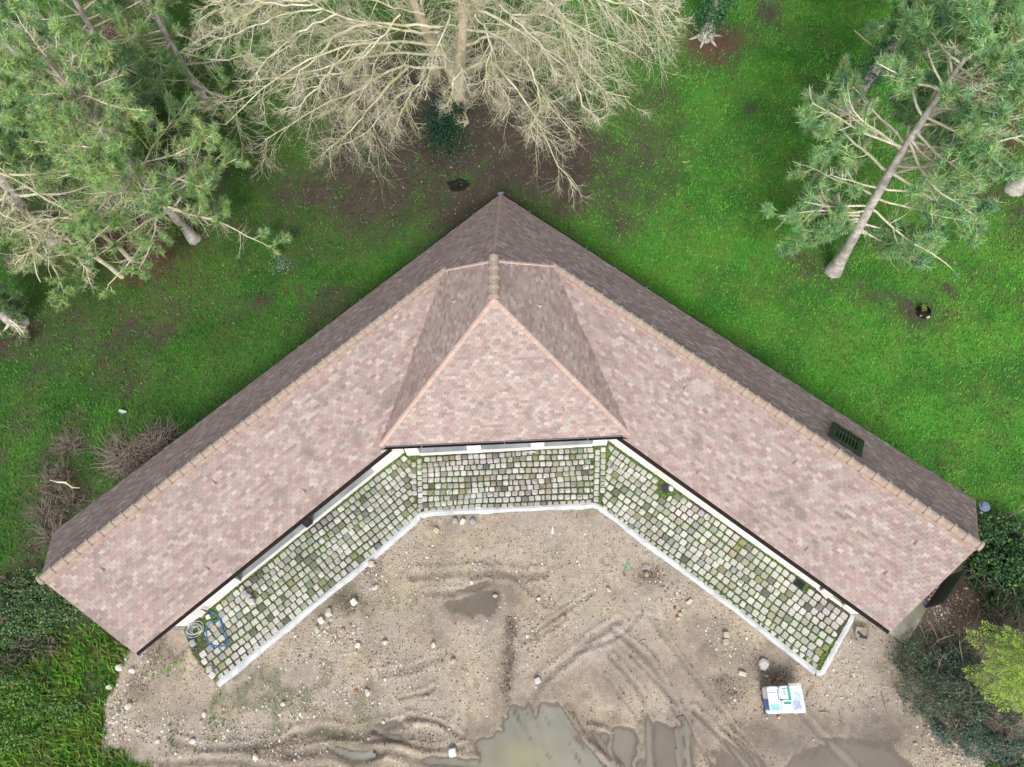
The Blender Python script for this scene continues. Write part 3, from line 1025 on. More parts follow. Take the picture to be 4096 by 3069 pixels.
PALE = [(2450, 2530, 190, 60, -.5, .9), (2330, 2620, 130, 40, -.5, .8), (1150, 2480, 260, 30, -.7, .6), (960, 2680, 130, 50, -.6, .8), (1650, 2150, 120, 30, -.4, .4), (2200, 2110, 220, 40, 0, .4), (2100, 2700, 60, 160, .1, .4), (2650, 2800, 220, 120, .6, .35), (1900, 2230, 120, 30, 0, .3)]
# wheel ruts: control points in the sight of the camera, depth in metres, half-width
RUTS = [([(2470, 2480), (2380, 2540), (2290, 2620), (2170, 2720), (2120, 2800), (2130, 2900), (2180, 3069)], .05, .10), ([(2560, 2450), (2480, 2540), (2300, 2610)], .035, .06), ([(2460, 2520), (2600, 2640), (2700, 2810), (2740, 2900), (2750, 3069)], .055, .09),
        ([(2520, 2610), (2620, 2720), (2710, 2815)], .04, .05), ([(2450, 2630), (2560, 2760), (2590, 2860), (2600, 3069)], .05, .08), ([(2420, 2700), (2500, 2800), (2560, 2880)], .03, .05), ([(2600, 2460), (2760, 2680), (3000, 2980), (3060, 3069)], .03, .06),
        ([(2780, 2840), (2900, 2960), (2990, 3069)], .06, .08), ([(2880, 2900), (3000, 3010), (3040, 3069)], .05, .06), ([(2690, 2830), (2810, 2990), (2850, 3069)], .04, .06), ([(2250, 2480), (2160, 2540), (2090, 2560)], .03, .07), ([(2380, 2360), (2250, 2450), (2140, 2530)], .035, .06),
        ([(1650, 2300), (1800, 2290), (1960, 2285), (2080, 2300), (2170, 2290)], .04, .12), ([(1700, 2370), (1850, 2360), (1950, 2330)], .035, .10), ([(1540, 2690), (1640, 2670), (1760, 2620)], .03, .10), ([(1600, 2790), (1700, 2770), (1730, 2750)], .05, .06),
        ([(1180, 2940), (1300, 2915), (1400, 2930), (1560, 2900), (1640, 2870)], .055, .12), ([(1150, 3020), (1300, 3000), (1420, 3030), (1520, 3010)], .06, .12), ([(1320, 2985), (1450, 3020), (1560, 3000), (1700, 3040), (1900, 3050)], .06, .10), ([(700, 2960), (860, 2990), (1100, 2970), (1180, 2930)], .04, .09),
        ([(1500, 2920), (1600, 2960), (1700, 2990), (1850, 2985)], .05, .07), ([(650, 3050), (900, 3040), (1100, 3069)], .05, .1), ([(1640, 2860), (1760, 2890), (1850, 2940)], .04, .07), ([(3160, 2790), (3300, 2950), (3420, 3069)], .03, .08), ([(1950, 2250), (2050, 2300), (2200, 2420)], .02, .08),
        ([(2240, 2840), (2330, 2960), (2400, 3069)], .05, .07), ([(2340, 2870), (2460, 3069)], .05, .06), ([(2040, 2850), (2100, 2960), (2180, 3069)], .05, .07)]
RIDGES = [([(2290, 2860), (2350, 2960), (2470, 3069)], .075, .07), ([(2270, 2960), (2330, 3069)], .06, .05), ([(2360, 2900), (2440, 2930), (2440, 3000), (2480, 3069)], .09, .09), ([(2160, 2830), (2200, 2900)], .06, .04), ([(2110, 2850), (2150, 2910)], .06, .04),
          ([(2570, 2890), (2580, 3069)], .05, .035), ([(2735, 2880), (2740, 3069)], .06, .04), ([(2060, 2850), (2090, 2920)], .06, .04), ([(2120, 2940), (2200, 3030)], .035, .04), ([(2040, 2500), (2060, 2560), (2010, 2660), (2040, 2760), (2030, 2830)], .05, .08),
          ([(1620, 2890), (1750, 2900), (1800, 2950)], .05, .07), ([(1340, 2960), (1480, 2975), (1600, 2975)], .06, .07), ([(1200, 2990), (1330, 2960)], .05, .06)]
# pools: outline and depth
POOLS = [([(1905, 2960), (1990, 2910), (2030, 2840), (2090, 2820), (2130, 2860), (2155, 2815), (2230, 2812), (2270, 2870), (2310, 2960), (2420, 3069), (2430, 3300), (1850, 3300), (1900, 3069)], .13),
         ([(2380, 2920), (2460, 2900), (2530, 2910), (2545, 2960), (2530, 3069), (2560, 3300), (2480, 3300), (2440, 3040), (2400, 2990)], .09), ([(2560, 2880), (2610, 2870), (2740, 2900), (2745, 3300), (2550, 3300)], .08),
         ([(1880, 2350), (1940, 2345), (1990, 2370), (1960, 2440), (1830, 2460), (1790, 2430)], .035), ([(1520, 2905), (1600, 2910), (1610, 2950), (1560, 2960)], .05), ([(1360, 3000), (1470, 3010), (1490, 3060), (1400, 3050)], .05),
         ([(1640, 3045), (1780, 3010), (1900, 3040), (1950, 3300), (1620, 3300)], .08), ([(3130, 3060), (3250, 2990), (3400, 2960), (3560, 2990), (3640, 3060), (3700, 3300), (3100, 3300)], .05), ([(2850, 3010), (2960, 2960), (3060, 3050), (3000, 3300), (2820, 3300)], .04),
         ([(2725, 2890), (2750, 2880), (2765, 3069), (2740, 3300)], .06)]


def polyline_d(x, y, pts):
    d = np.full(np.shape(x), 1e9)
    for i in range(len(pts) - 1):
        x1, y1 = pts[i][:2]; x2, y2 = pts[i + 1][:2]
        dx, dy = x2 - x1, y2 - y1
        t = np.clip(((x - x1) * dx + (y - y1) * dy) / (dx * dx + dy * dy + 1e-9), 0, 1)
        d = np.minimum(d, np.hypot(x - x1 - t * dx, y - y1 - t * dy))
    return d


def ground(x, y):
    """returns height and cover fractions for world points"""
    x = np.asarray(x, float); y = np.asarray(y, float)
    u, v = PX(np.stack([x.ravel(), y.ravel(), np.zeros(x.size)], 1))
    u, v = u.reshape(x.shape), v.reshape(x.shape)
    far = (np.abs(x) > 60) | (y > 70) | (y < -20)
    u = np.where(far, -5000, u); v = np.where(far, -5000, v)
    wob = (fbm(x, y, 1.6, 4, 3) - .5) * 110
    sd = sdist(u, v, YARD) + wob * 1.1 * (v > 2500) * (u < 1500) + (fbm(x, y, .5, 3, 19) - .5) * 60
    yard = sst(-14, 14, sd)
    lit = np.zeros_like(x)
    for cx, cy, rx, ry, ro, a in LIT:
        lit = np.maximum(lit, a * ell(u + wob, v + wob * .6, cx, cy, rx, ry, ro, 1.3))
    n1 = fbm(x, y, 1.1, 5, 9); n2 = fbm(x, y, .35, 4, 21)
    base_l = np.maximum(sst(.56, .75, fbm(x, y, 2.3, 5, 31)) * .45, .75 * sst(.62, .68, fbm(x, y, .7, 4, 37)) * sst(.42, .6, fbm(x, y, 4., 3, 38))) * (1 - .65 * sst(2300, 2700, u) * (v < 2000))
    base_l = base_l + .22 * (u < 1500) * sst(.45, .6, n1)
    lit = np.clip(np.maximum(lit, base_l) + ((n1 - .5) * 1.0 + (n2 - .5) * .6) * sst(.05, .3, lit) * sst(1.25, .8, lit), 0, 1)
    grav = np.zeros_like(x); dark = np.zeros_like(x); pale = np.zeros_like(x)
    for cx, cy, rx, ry, a in GRAV: grav = np.maximum(grav, a * ell(u + wob * .5, v + wob * .3, cx, cy, rx, ry, 0, 1.3))
    for cx, cy, rx, ry, a in DARK: dark = np.maximum(dark, a * ell(u + wob * .3, v + wob * .3, cx, cy, rx, ry, 0, 1.2))
    for cx, cy, rx, ry, ro, a in PALE: pale = np.maximum(pale, a * ell(u + wob * .3, v, cx, cy, rx, ry, ro, 1.2))
    z = (fbm(x, y, 6, 3, 41) - .5) * .10 * (1 - yard) + (n1 - .5) * .03
    z = z + (fbm(x, y, .9, 5, 51) - .5) * .05 * yard + (fbm(x, y, .22, 3, 52) - .5) * .022 * yard
    loc = (u > 300) & (u < 4300) & (v > 2150) & (v < 3700)
    wet = np.zeros_like(x); depth = np.zeros_like(x)
    if loc.any():
        X, Y, U, Vv = x[loc], y[loc], u[loc], v[loc]
        zz = z[loc]; ww = np.zeros_like(X); pool = np.zeros_like(X)
        for poly, dp in POOLS:
            s_ = sdist(U + wob[loc] * .3 + (n2[loc] - .5) * 60, Vv + wob[loc] * .3 + (n2[loc] - .5) * 50, poly)
            k = sst(-26, 26, s_)
            zz = zz * (1 - k * .75) - dp * k
            ww = np.maximum(ww, sst(-70, 5, s_) * .9)
        wet_r = ell(U, Vv, 3400, 2980, 330, 150) + ell(U, Vv, 3100, 2930, 200, 120) * .8 + ell(U, Vv, 3600, 2880, 120, 90) * .6
        ww = np.maximum(ww, np.clip(wet_r, 0, 1))
        dist = np.zeros_like(X)
        for pts, dp, hw in RUTS:
            P = smoothline([G(*p)[:2] for p in pts], 14)
            d = polyline_d(X, Y, P)
            d = d + (vnoise(X * 3, Y * 3, 5) - .5) * .05
            k = np.exp(-(d / hw) ** 2); rim = np.exp(-((d - hw * 1.9) / (hw * .6)) ** 2)
            br = .6 + .5 * vnoise(X * 6, Y * 6, 8)
            zz = zz - dp * k * .9 + dp * .65 * rim * br
            ww = np.maximum(ww, k * .45); dist = np.maximum(dist, rim)
        for pts, hgt, hw in RIDGES:
            P = smoothline([G(*p)[:2] for p in pts], 14)
            d = polyline_d(X, Y, P) + (vnoise(X * 4, Y * 4, 6) - .5) * .07
            k = np.exp(-(d / hw) ** 2)
            zz = zz + hgt * 1.2 * k * (.7 + .6 * vnoise(X * 9, Y * 9, 12)); dist = np.maximum(dist, k)
        z[loc] = zz; wet[loc] = ww
        dd = dark[loc]; dd = np.maximum(dd, dist * .35 * sst(.4, .6, n2[loc])); dark[loc] = dd
    return z, yard, lit, grav, dark, pale, wet, u, v, n1, n2


xs = np.concatenate([[-900, -400, -160, -80, -50, -38], np.arange(-31, -15, .16), np.arange(-15, 15, .06), np.arange(15, 31, .16), [31, 38, 50, 80, 160, 400, 900]])
ys = np.concatenate([[-900, -300, -100, -40, -15, -8], np.arange(-4, 9.6, .06), np.arange(9.6, 22, .12), np.arange(22, 42, .2), [42, 48, 60, 90, 200, 500, 1200]])
X, Y = np.meshgrid(xs, ys)
z, yard, lit, grav, dark, pale, wet, U, Vp, n1, n2 = ground(X, Y)
# keep the ground below floors and paving
inb = inpoly(X, Y, pvo) | inpoly(X, Y, [(p[0], p[1]) for p in foot])
z = np.where(inb, -.06, z)
z = np.where((np.abs(X) > 60) | (Y > 60), 0, z)
n_far = fbm(X, Y, .5, 3, 71)
c = lambda *a: np.array(a, float)
g1, g2, g3 = c(.022, .078, .012), c(.036, .12, .014), c(.065, .105, .020)
m_ = sst(.35, .65, fbm(X, Y, 1.7, 4, 61))[..., None]; m2 = sst(.4, .7, fbm(X, Y, .8, 4, 62))[..., None]
gcol = (g1 * (1 - m_) + g2 * m_) * (1 - .45 * m2) + g3 * .45 * m2
br = (.74 + .33 * sst(1500, 3200, U))[..., None]        # lawn colour brighter to the right
gcol = gcol * br * 1.75
soil1, soil2 = c(.042, .034, .026), c(.085, .066, .050)
lcol = soil1 * (1 - n2[..., None]) + soil2 * n2[..., None]
red = np.clip(ell(U, Vp, 2830, 170, 200, 120) + ell(U, Vp, 4060, 500, 150, 200) + ell(U, Vp, 3390, 450, 150, 100) + ell(U, Vp, 560, 1000, 330, 200) + ell(U, Vp, 470, 130, 160, 150) * .8 + ell(U, Vp, 3250, 1100, 300, 120) * .5, 0, 1)[..., None]
lcol = lcol * (1 - red) + c(.105, .058, .040) * (.7 + .6 * n2[..., None]) * red
lawn_col = gcol * (1 - lit[..., None]) + lcol * lit[..., None]
y1, y2 = c(.36, .30, .225), c(.235, .195, .155)
n1s = sst(.3, .7, n1)[..., None]
yc = y1 * n1s + y2 * (1 - n1s)
yc = yc * (1 + (n2[..., None] - .5) * .5)
sm = sst(.5, .62, fbm(X, Y, 1.9, 4, 133))[..., None]
yc = (yc * (1 - sm * .5) + c(.33, .285, .24) * sm * .5) * 1.22
yc = yc * (1 - pale[..., None] * .8) + c(.45, .385, .335) * pale[..., None] * .8
dk = np.clip(dark + sst(.62, .72, n2) * .5 * sst(.5, .62, n1), 0, 1)[..., None]
yc = yc * (1 - dk * .8) + c(.095, .075, .060) * dk * .8
rb = np.clip(ell(U, Vp, 3850, 2380, 260, 220, 0, 1.5), 0, 1)[..., None]
yc = yc * (1 - rb * .9) + c(.105, .062, .042) * (.6 + .8 * n2[..., None]) * rb * .9
ygr = (sst(.52, .66, fbm(X, Y, .7, 4, 81)) * np.clip(ell(U, Vp, 1150, 2800, 420, 200) + ell(U, Vp, 1350, 2350, 300, 200) * .8 + ell(U, Vp, 650, 2850, 200, 200) * .3 + ell(U, Vp, 3560, 2640, 60, 90), 0, 1) * .6)[..., None]
yc = yc * (1 - ygr) + c(.10, .115, .05) * ygr
yc = yc * (1 - wet[..., None] * .38)
C = lawn_col * (1 - yard[..., None]) + yc * yard[..., None]
far = ((np.abs(X) > 36) | (Y > 44) | (Y < -6))
C[far] = (.045, .11, .02)
# ground material: colour attribute, grain, gloss where wet
m, nn, ll, pp = nmat('earth_and_turf')
at = nn.new('ShaderNodeAttribute'); at.attribute_name = 'cover'
aw = nn.new('ShaderNodeAttribute'); aw.attribute_name = 'wet'
tc = nn.new('ShaderNodeTexCoord')
f1 = nn.new('ShaderNodeTexNoise'); f1.inputs['Scale'].default_value = 22; f1.inputs['Detail'].default_value = 8; f1.inputs['Roughness'].default_value = .75
f2 = nn.new('ShaderNodeTexNoise'); f2.inputs['Scale'].default_value = 5; f2.inputs['Detail'].default_value = 6; f2.inputs['Roughness'].default_value = .7
ll.new(tc.outputs['Object'], f1.inputs['Vector']); ll.new(tc.outputs['Object'], f2.inputs['Vector'])
a1 = nn.new('ShaderNodeMapRange'); a1.inputs[1].default_value = .3; a1.inputs[2].default_value = .7; a1.inputs[3].default_value = .58; a1.inputs[4].default_value = 1.42
a2 = nn.new('ShaderNodeMapRange'); a2.inputs[1].default_value = .3; a2.inputs[2].default_value = .7; a2.inputs[3].default_value = .82; a2.inputs[4].default_value = 1.18
ll.new(f1.outputs[0], a1.inputs[0]); ll.new(f2.outputs[0], a2.inputs[0])
mu = nn.new('ShaderNodeMath'); mu.operation = 'MULTIPLY'; ll.new(a1.outputs[0], mu.inputs[0]); ll.new(a2.outputs[0], mu.inputs[1])
vm = nn.new('ShaderNodeVectorMath'); vm.operation = 'SCALE'; ll.new(at.outputs['Color'], vm.inputs[0]); ll.new(mu.outputs[0], vm.inputs['Scale'])
ll.new(vm.outputs[0], pp.inputs['Base Color'])
rr = nn.new('ShaderNodeMapRange'); rr.inputs[3].default_value = .95; rr.inputs[4].default_value = .45; ll.new(aw.outputs['Fac'], rr.inputs[0]); ll.new(rr.outputs[0], pp.inputs['Roughness'])
pp.inputs['Specular IOR Level'].default_value = .25
bu = nn.new('ShaderNodeBump'); bu.inputs['Strength'].default_value = .7; bu.inputs['Distance'].default_value = .02
ll.new(f1.outputs[0], bu.inputs['Height']); ll.new(bu.outputs[0], pp.inputs['Normal'])
M['ground'] = m
Vg = np.stack([X, Y, z], -1).reshape(-1, 3)
ny, nx = X.shape
idx = np.arange(ny * nx).reshape(ny, nx)
Fq = np.stack([idx[:-1, :-1], idx[:-1, 1:], idx[1:, 1:], idx[1:, :-1]], -1).reshape(-1, 4)
isy = (yard.ravel()[Fq].mean(1) > .5)
isy &= ~((np.abs(Vg[Fq[:, 0], 0]) > 36) | (Vg[Fq[:, 0], 1] < -6))
for nm, sel in (('lawn', ~isy), ('dirt_yard', isy)):
    f = Fq[sel]; us, inv = np.unique(f.ravel(), return_inverse=True)
    o = mesh(nm, Vg[us], inv.reshape(-1, 4), M['ground'], smooth=True)
    a = o.data.attributes.new('cover', 'FLOAT_COLOR', 'POINT')
    cc = np.ones((len(us), 4), np.float32); cc[:, :3] = C.reshape(-1, 3)[us]; a.data.foreach_set('color', cc.ravel())
    a = o.data.attributes.new('wet', 'FLOAT', 'POINT'); a.data.foreach_set('value', wet.ravel()[us].astype(np.float32))
    o['kind'] = 'structure'

# puddles: murky water whose opacity grows with its depth
m, nn, ll, pp = nmat('murky_water')
pp.inputs['Roughness'].default_value = .12
pp.inputs['Specular IOR Level'].default_value = .5
at = nn.new('ShaderNodeAttribute'); at.attribute_name = 'tint'
ad = nn.new('ShaderNodeAttribute'); ad.attribute_name = 'depth'
ll.new(at.outputs['Color'], pp.inputs['Base Color'])
tr = nn.new('ShaderNodeBsdfTransparent'); ms = nn.new('ShaderNodeMixShader')
ll.new(ad.outputs['Fac'], ms.inputs[0]); ll.new(tr.outputs[0], ms.inputs[1]); ll.new(pp.outputs[0], ms.inputs[2])
ll.new(ms.outputs[0], nn['Material Output'].inputs['Surface'])
WL = -.035
for ip_, (poly, dp) in enumerate(POOLS):
    P = [G(*p)[:2] for p in poly]
    P = [p for p in P]
    x0, y0 = np.min(P, 0) - .25; x1, y1 = np.max(P, 0) + .25
    y0 = max(y0, -4)
    gx, gy = np.meshgrid(np.arange(x0, x1, .08), np.arange(y0, y1, .08))
    if gx.size < 9 or min(gx.shape) < 2: continue
    zz, *_r = ground(gx, gy)
    wl_ = (WL if dp > .06 else -.018) - .004 * ip_ * (dp > .06) + .004 * (ip_ % 2) * (dp <= .06)
    dep = np.clip(wl_ - zz, 0, 1)
    uu, vv = _r[6], _r[7]
    idx = np.arange(gx.size).reshape(gx.shape)
    f = np.stack([idx[:-1, :-1], idx[:-1, 1:], idx[1:, 1:], idx[1:, :-1]], -1).reshape(-1, 4)
    sdv = sdist(uu, vv, poly).ravel()
    keep = (sdv[f].max(1) > -18) & (dep.ravel()[f].max(1) > 0)
    f = f[keep]
    if not len(f): continue
    us, inv = np.unique(f.ravel(), return_inverse=True)
    V = np.stack([gx.ravel(), gy.ravel(), np.full(gx.size, wl_)], 1)[us]
    o = mesh('puddle', V, inv.reshape(-1, 4), m)
    yel = ell(uu, vv, 2090, 3060, 160, 110).ravel()[us] if dp > .1 else np.zeros(len(us))
    nz = fbm(gx, gy, .8, 4, 91).ravel()[us]
    deep = sst(.0, .12, dep.ravel()[us])
    t = c(.21, .17, .135)[None] * (1 - deep[:, None]) + c(.25, .25, .215)[None] * deep[:, None]
    t = t * (1 - yel[:, None] * .7) + c(.30, .28, .16) * yel[:, None] * .7
    t = t * (.8 + .4 * nz[:, None])
    a = o.data.attributes.new('tint', 'FLOAT_COLOR', 'POINT'); cc = np.ones((len(us), 4), np.float32); cc[:, :3] = t; a.data.foreach_set('color', cc.ravel())
    a = o.data.attributes.new('depth', 'FLOAT', 'POINT'); a.data.foreach_set('value', np.clip(.25 + dep.ravel()[us] * 16, 0, .96).astype(np.float32))
    o['kind'] = 'structure'

# ================================================================= VEGETATION TOOLS
def nrm(a):
    return a / (np.linalg.norm(a, axis=-1, keepdims=True) + 1e-9)


def grow(start, d, L, r, nseg, wig, trop, taper=.35, curl=0.):
    """vectorised: every branch of one order at once"""
    n = len(start)
    P = np.zeros((n, nseg + 1, 3)); D = np.zeros_like(P)
    P[:, 0] = start; d = nrm(d.copy()); D[:, 0] = d
    cv = rng.normal(0, curl, (n, 3))
    for i in range(nseg):
        d = nrm(d + rng.normal(0, wig, (n, 3)) + cv + np.array([0, 0, trop]))
        P[:, i + 1] = P[:, i] + d * (L / nseg)[:, None]
        P[:, i + 1, 2] = np.maximum(P[:, i + 1, 2], .05)
        D[:, i + 1] = d
    t = np.linspace(0, 1, nseg + 1)[None]
    R = r[:, None] * (1 - (1 - taper) * t)
    return P, D, R


def kids(P, D, R, cnt, t0, ang, Lr, rr, t1=1., flat=.0):
    """children along the parents: start, direction, length, radius"""
    n, m = P.shape[:2]
    plen = np.linalg.norm(np.diff(P, axis=1), axis=2).sum(1)
    pi = np.repeat(np.arange(n), cnt if np.ndim(cnt) else np.full(n, cnt))
    t = rng.uniform(t0, t1, len(pi))
    f = t * (m - 1); i = np.minimum(f.astype(int), m - 2); w = (f - i)[:, None]
    st = P[pi, i] * (1 - w) + P[pi, i + 1] * w
    d = D[pi, i + 1]
    rad = R[pi, i] * (1 - w[:, 0]) + R[pi, i + 1] * w[:, 0]
    q = rng.normal(0, 1, (len(pi), 3)); q[:, 2] *= 1 - flat
    perp = nrm(q - d * (q * d).sum(1, keepdims=True))
    a = np.radians(rng.normal(ang, 10, len(pi)))[:, None]
    nd = d * np.cos(a) + perp * np.sin(a)
    L = plen[pi] * rng.uniform(*Lr, len(pi)) * (1.15 - .6 * t)
    return st, nd, L, np.minimum(rad * .8, rng.uniform(rr[0], rr[1], len(pi)))


def tubes(P, R, k):
    n, m = P.shape[:2]
    T = nrm(np.gradient(P, axis=1))
    ref = np.where(np.abs(T[:, :1, 2:3]) > .85, np.array([[[1., 0, 0]]]), np.array([[[0, 0, 1.]]]))
    A = nrm(np.cross(T, np.broadcast_to(ref, T.shape))); B = np.cross(T, A)
    th = np.arange(k) * 2 * math.pi / k
    V = P[:, :, None] + R[:, :, None, None] * (np.cos(th)[None, None, :, None] * A[:, :, None] + np.sin(th)[None, None, :, None] * B[:, :, None])
    b = (np.arange(n) * m * k)[:, None, None]; i = (np.arange(m - 1) * k)[None, :, None]; j = np.arange(k)[None, None]; j2 = (j + 1) % k
    F = np.stack([b + i + j, b + i + j2, b + i + k + j2, b + i + k + j], -1).reshape(-1, 4)
    return V.reshape(-1, 3), F


class Wood:
    def __init__(s): s.V, s.F, s.n = [], [], 0

    def add(s, P, R, k):
        if len(P) == 0: return
        V, F = tubes(P, R, k); s.V.append(V); s.F.append(F + s.n); s.n += len(V)

    def line(s, P, R, k=8):
        P = np.asarray(P, float)[None]; R = np.asarray(R, float)[None]; s.add(P, R, k)

    def make(s, name, m, parent):
        return mesh(name, np.concatenate(s.V) - wloc(parent), np.concatenate(s.F), m, parent, smooth=True)


def frames(pts, r0, r1, nseg=14):
    """explicit limb: control points -> arrays usable as parents"""
    P = smoothline(pts, nseg * 2)
    d = np.concatenate([[0], np.cumsum(np.linalg.norm(np.diff(P, axis=0), axis=1))])
    t = np.linspace(0, d[-1], nseg + 1)
    P = np.stack([np.interp(t, d, P[:, i]) for i in range(3)], 1)
    P[1:-1] += rng.normal(0, .035, (nseg - 1, 3))
    return P, nrm(np.gradient(P, axis=0)), np.linspace(r0, r1, nseg + 1)


def cards(c, size, up=None, k=4, stretch=1.4, tilt=1.0):
    """small leaf quads: c (n,3), size (n)"""
    n = len(c)
    nrmv = rng.normal(0, 1, (n, 3)) * tilt; nrmv[:, 2] = np.abs(nrmv[:, 2]) + .35
    nrmv = nrm(nrmv)
    q = rng.normal(0, 1, (n, 3)); a = nrm(q - nrmv * (q * nrmv).sum(1, keepdims=True)); b = np.cross(nrmv, a)
    s = size[:, None]
    V = np.stack([c - a * s * stretch * .5, c + b * s * .42 + nrmv * s * .08, c + a * s * stretch * .5, c - b * s * .42 + nrmv * s * .08], 1)
    return V.reshape(-1, 3), np.arange(n * 4).reshape(-1, 4)


def foliage(name, parent, c, size, pal, w, var=.25, m='leaf', stretch=1.4, kind=None, clump=None):
    V, F = cards(c, size, stretch=stretch)
    pal = np.array(pal); idx = rng.choice(len(pal), len(c), p=np.array(w) / sum(w))
    T = pal[idx] * rng.uniform(1 - var, 1 + var, (len(c), 1))
    if parent is not None: V = V - wloc(parent)
    o = mesh(name, V, F, M[m], parent, T)
    if kind: o['kind'] = kind
    return o


def needles(tips, dirs, scale, k, pal, w, parent, name='needles', back=.24, spread=.75, wid=.0095, ln=.15):
    n = len(tips)
    P = np.repeat(tips, k, 0); D = np.repeat(dirs, k, 0); S_ = np.repeat(scale, k)[:, None]
    bk = rng.uniform(0, 1, (n * k, 1)) ** .8
    o = P - D * back * S_ * bk
    q = rng.normal(0, 1, (n * k, 3))
    nd = nrm(D * .85 + q * spread + [0, 0, .12])
    L = ln * S_ * rng.uniform(.75, 1.2, (n * k, 1))
    side = nrm(np.cross(nd, rng.normal(0, 1, (n * k, 3)))) * wid * S_
    V = np.stack([o - side, o + side, o + nd * L], 1).reshape(-1, 3)
    pal = np.array(pal); ti = rng.choice(len(pal), n, p=np.array(w) / sum(w))
    T = np.repeat(pal[ti] * rng.uniform(.8, 1.2, (n, 1)), k, 0) * rng.uniform(.75, 1.25, (n * k, 1))
    return mesh(name, V - wloc(parent), np.arange(n * k * 3).reshape(-1, 3), M['needle'], parent, T)


NP = [(.30, .52, .22), (.36, .58, .25), (.43, .60, .25), (.25, .48, .28), (.50, .54, .27), (.20, .38, .18)]
NW = [30, 24, 16, 16, 8, 10]


def pine(base, h, lean, nlimb, Llimb, z0, r0, label, group=None, dens=1., bare=.25, azr=None, seed=1, sc=1.45, trunkpts=None, low=None, pal=NP, tk=26, thin=.36):
    global rng
    rng = np.random.default_rng(seed)
    b = np.array(base)
    t = root('pine_tree', b, label, 'tree', group)
    wd = Wood()
    tr = np.array([b + [lean[0] * q + .12 * math.sin(q * 5 + seed), lean[1] * q + .1 * math.sin(q * 4 + seed * 2), h * q - .05] for q in np.linspace(0, 1, 18)])
    R = r0 * (1 - .82 * np.linspace(0, 1, 18) ** .9); R[0] *= 1.5; R[1] *= 1.15
    wt = Wood(); wt.line(tr, R, 12)
    wt.make('trunk', M['pbark'], t)
    # limbs
    q = np.sort(rng.uniform(z0 / h, .97, nlimb))
    st = np.stack([np.interp(q, np.linspace(0, 1, 18), tr[:, i]) for i in range(3)], 1)
    az = rng.uniform(0, 2 * math.pi, nlimb) if azr is None else rng.uniform(azr[0], azr[1], nlimb)
    if low: az = np.where((q < .78) & (az > 3.35) & (az < 4.75), az + 2.2, az)
    rel = (q - z0 / h) / (1 - z0 / h)
    el = -.12 + rel * .75 + rng.normal(0, .1, nlimb)
    d = np.stack([np.cos(az) * np.cos(el), np.sin(az) * np.cos(el), np.sin(el)], 1)
    L = Llimb * (1 - .62 * rel) * rng.uniform(.7, 1.1, nlimb)
    if low:
        nl, za, zb, ll_, a0_, a1_ = low
        ql = rng.uniform(za / h, zb / h, nl)
        sl_ = np.stack([np.interp(ql, np.linspace(0, 1, 18), tr[:, i]) for i in range(3)], 1)
        al = np.where(rng.random(nl) < .6, rng.uniform(a0_, 3.35, nl), rng.uniform(4.9, 6.0, nl))
        st = np.concatenate([st, sl_]); d = np.concatenate([d, np.stack([np.cos(al), np.sin(al), np.full(nl, -.12)], 1)])
        L = np.concatenate([L, ll_ * rng.uniform(.5, 1.05, nl)]); rel = np.concatenate([rel, np.full(nl, .5)])
    P0, D0, R0 = grow(st, d, L, np.full(len(st), r0 * .24) * (1 - .5 * rel), 12, .09, .012)
    wd.add(P0, R0, 6)
    s1 = kids(P0, D0, R0, int(9 * dens), .25, 50, (.22, .42), (.012, .022), flat=.5)
    P1, D1, R1 = grow(*s1, 7, .14, .05)
    wd.add(P1, R1, 4)
    s2 = kids(P1, D1, R1, 4, .2, 42, (.3, .55), (.006, .010), flat=.3)
    P2, D2, R2 = grow(*s2, 4, .16, .10)
    wd.add(P2, R2, 3)
    # bare inner twigs
    s3 = kids(P0, D0, R0, int(12 * bare * 4), .05, 65, (.12, .3), (.005, .009), t1=.75)
    P3, D3, R3 = grow(*s3, 5, .22, -.01, curl=.12)
    wd.add(P3, R3, 3)
    wd.make('branches', M['twig'], t)
    tips = np.concatenate([P1[:, -1], P2[:, -1], P2[:, 2], P0[:, -1]]); dirs = np.concatenate([D1[:, -1], D2[:, -1], D2[:, 2], D0[:, -1]]); sc = sc * 1.15
    # tufts cluster: some shoots are bare
    keep = fbm(tips[:, 0] * 1.0 + tips[:, 2], tips[:, 1], .9, 3, seed) > thin + .12 * rng.random(len(tips))
    tips, dirs = tips[keep], nrm(dirs[keep] + [0, 0, .35])
    needles(tips, dirs, rng.uniform(.75, 1.25, len(tips)) * sc * .92, tk + 8, pal, NW, t, spread=.8)
    return t


def ivy_on(path, rad, n, parent, name='ivy', pal=((.03, .085, .022), (.05, .12, .03), (.09, .17, .04)), w=(5, 4, 2), size=(.05, .09)):
    path = np.asarray(path, float)
    m = len(path)
    f = rng.uniform(0, m - 1.001, n); i = f.astype(int); ww = (f - i)[:, None]
    c_ = path[i] * (1 - ww) + path[i + 1] * ww
    q = nrm(rng.normal(0, 1, (n, 3))); 
    lump = .55 + .9 * vnoise(f * 2.5, np.arctan2(q[:, 1], q[:, 0]) * 1.6, 4)
    c_ = c_ + q * (rad * lump * rng.uniform(.55, 1.05, n))[:, None] * [1, 1, .5]
    return foliage(name, parent, c_, rng.uniform(*size, n), pal, w, stretch=1.15)


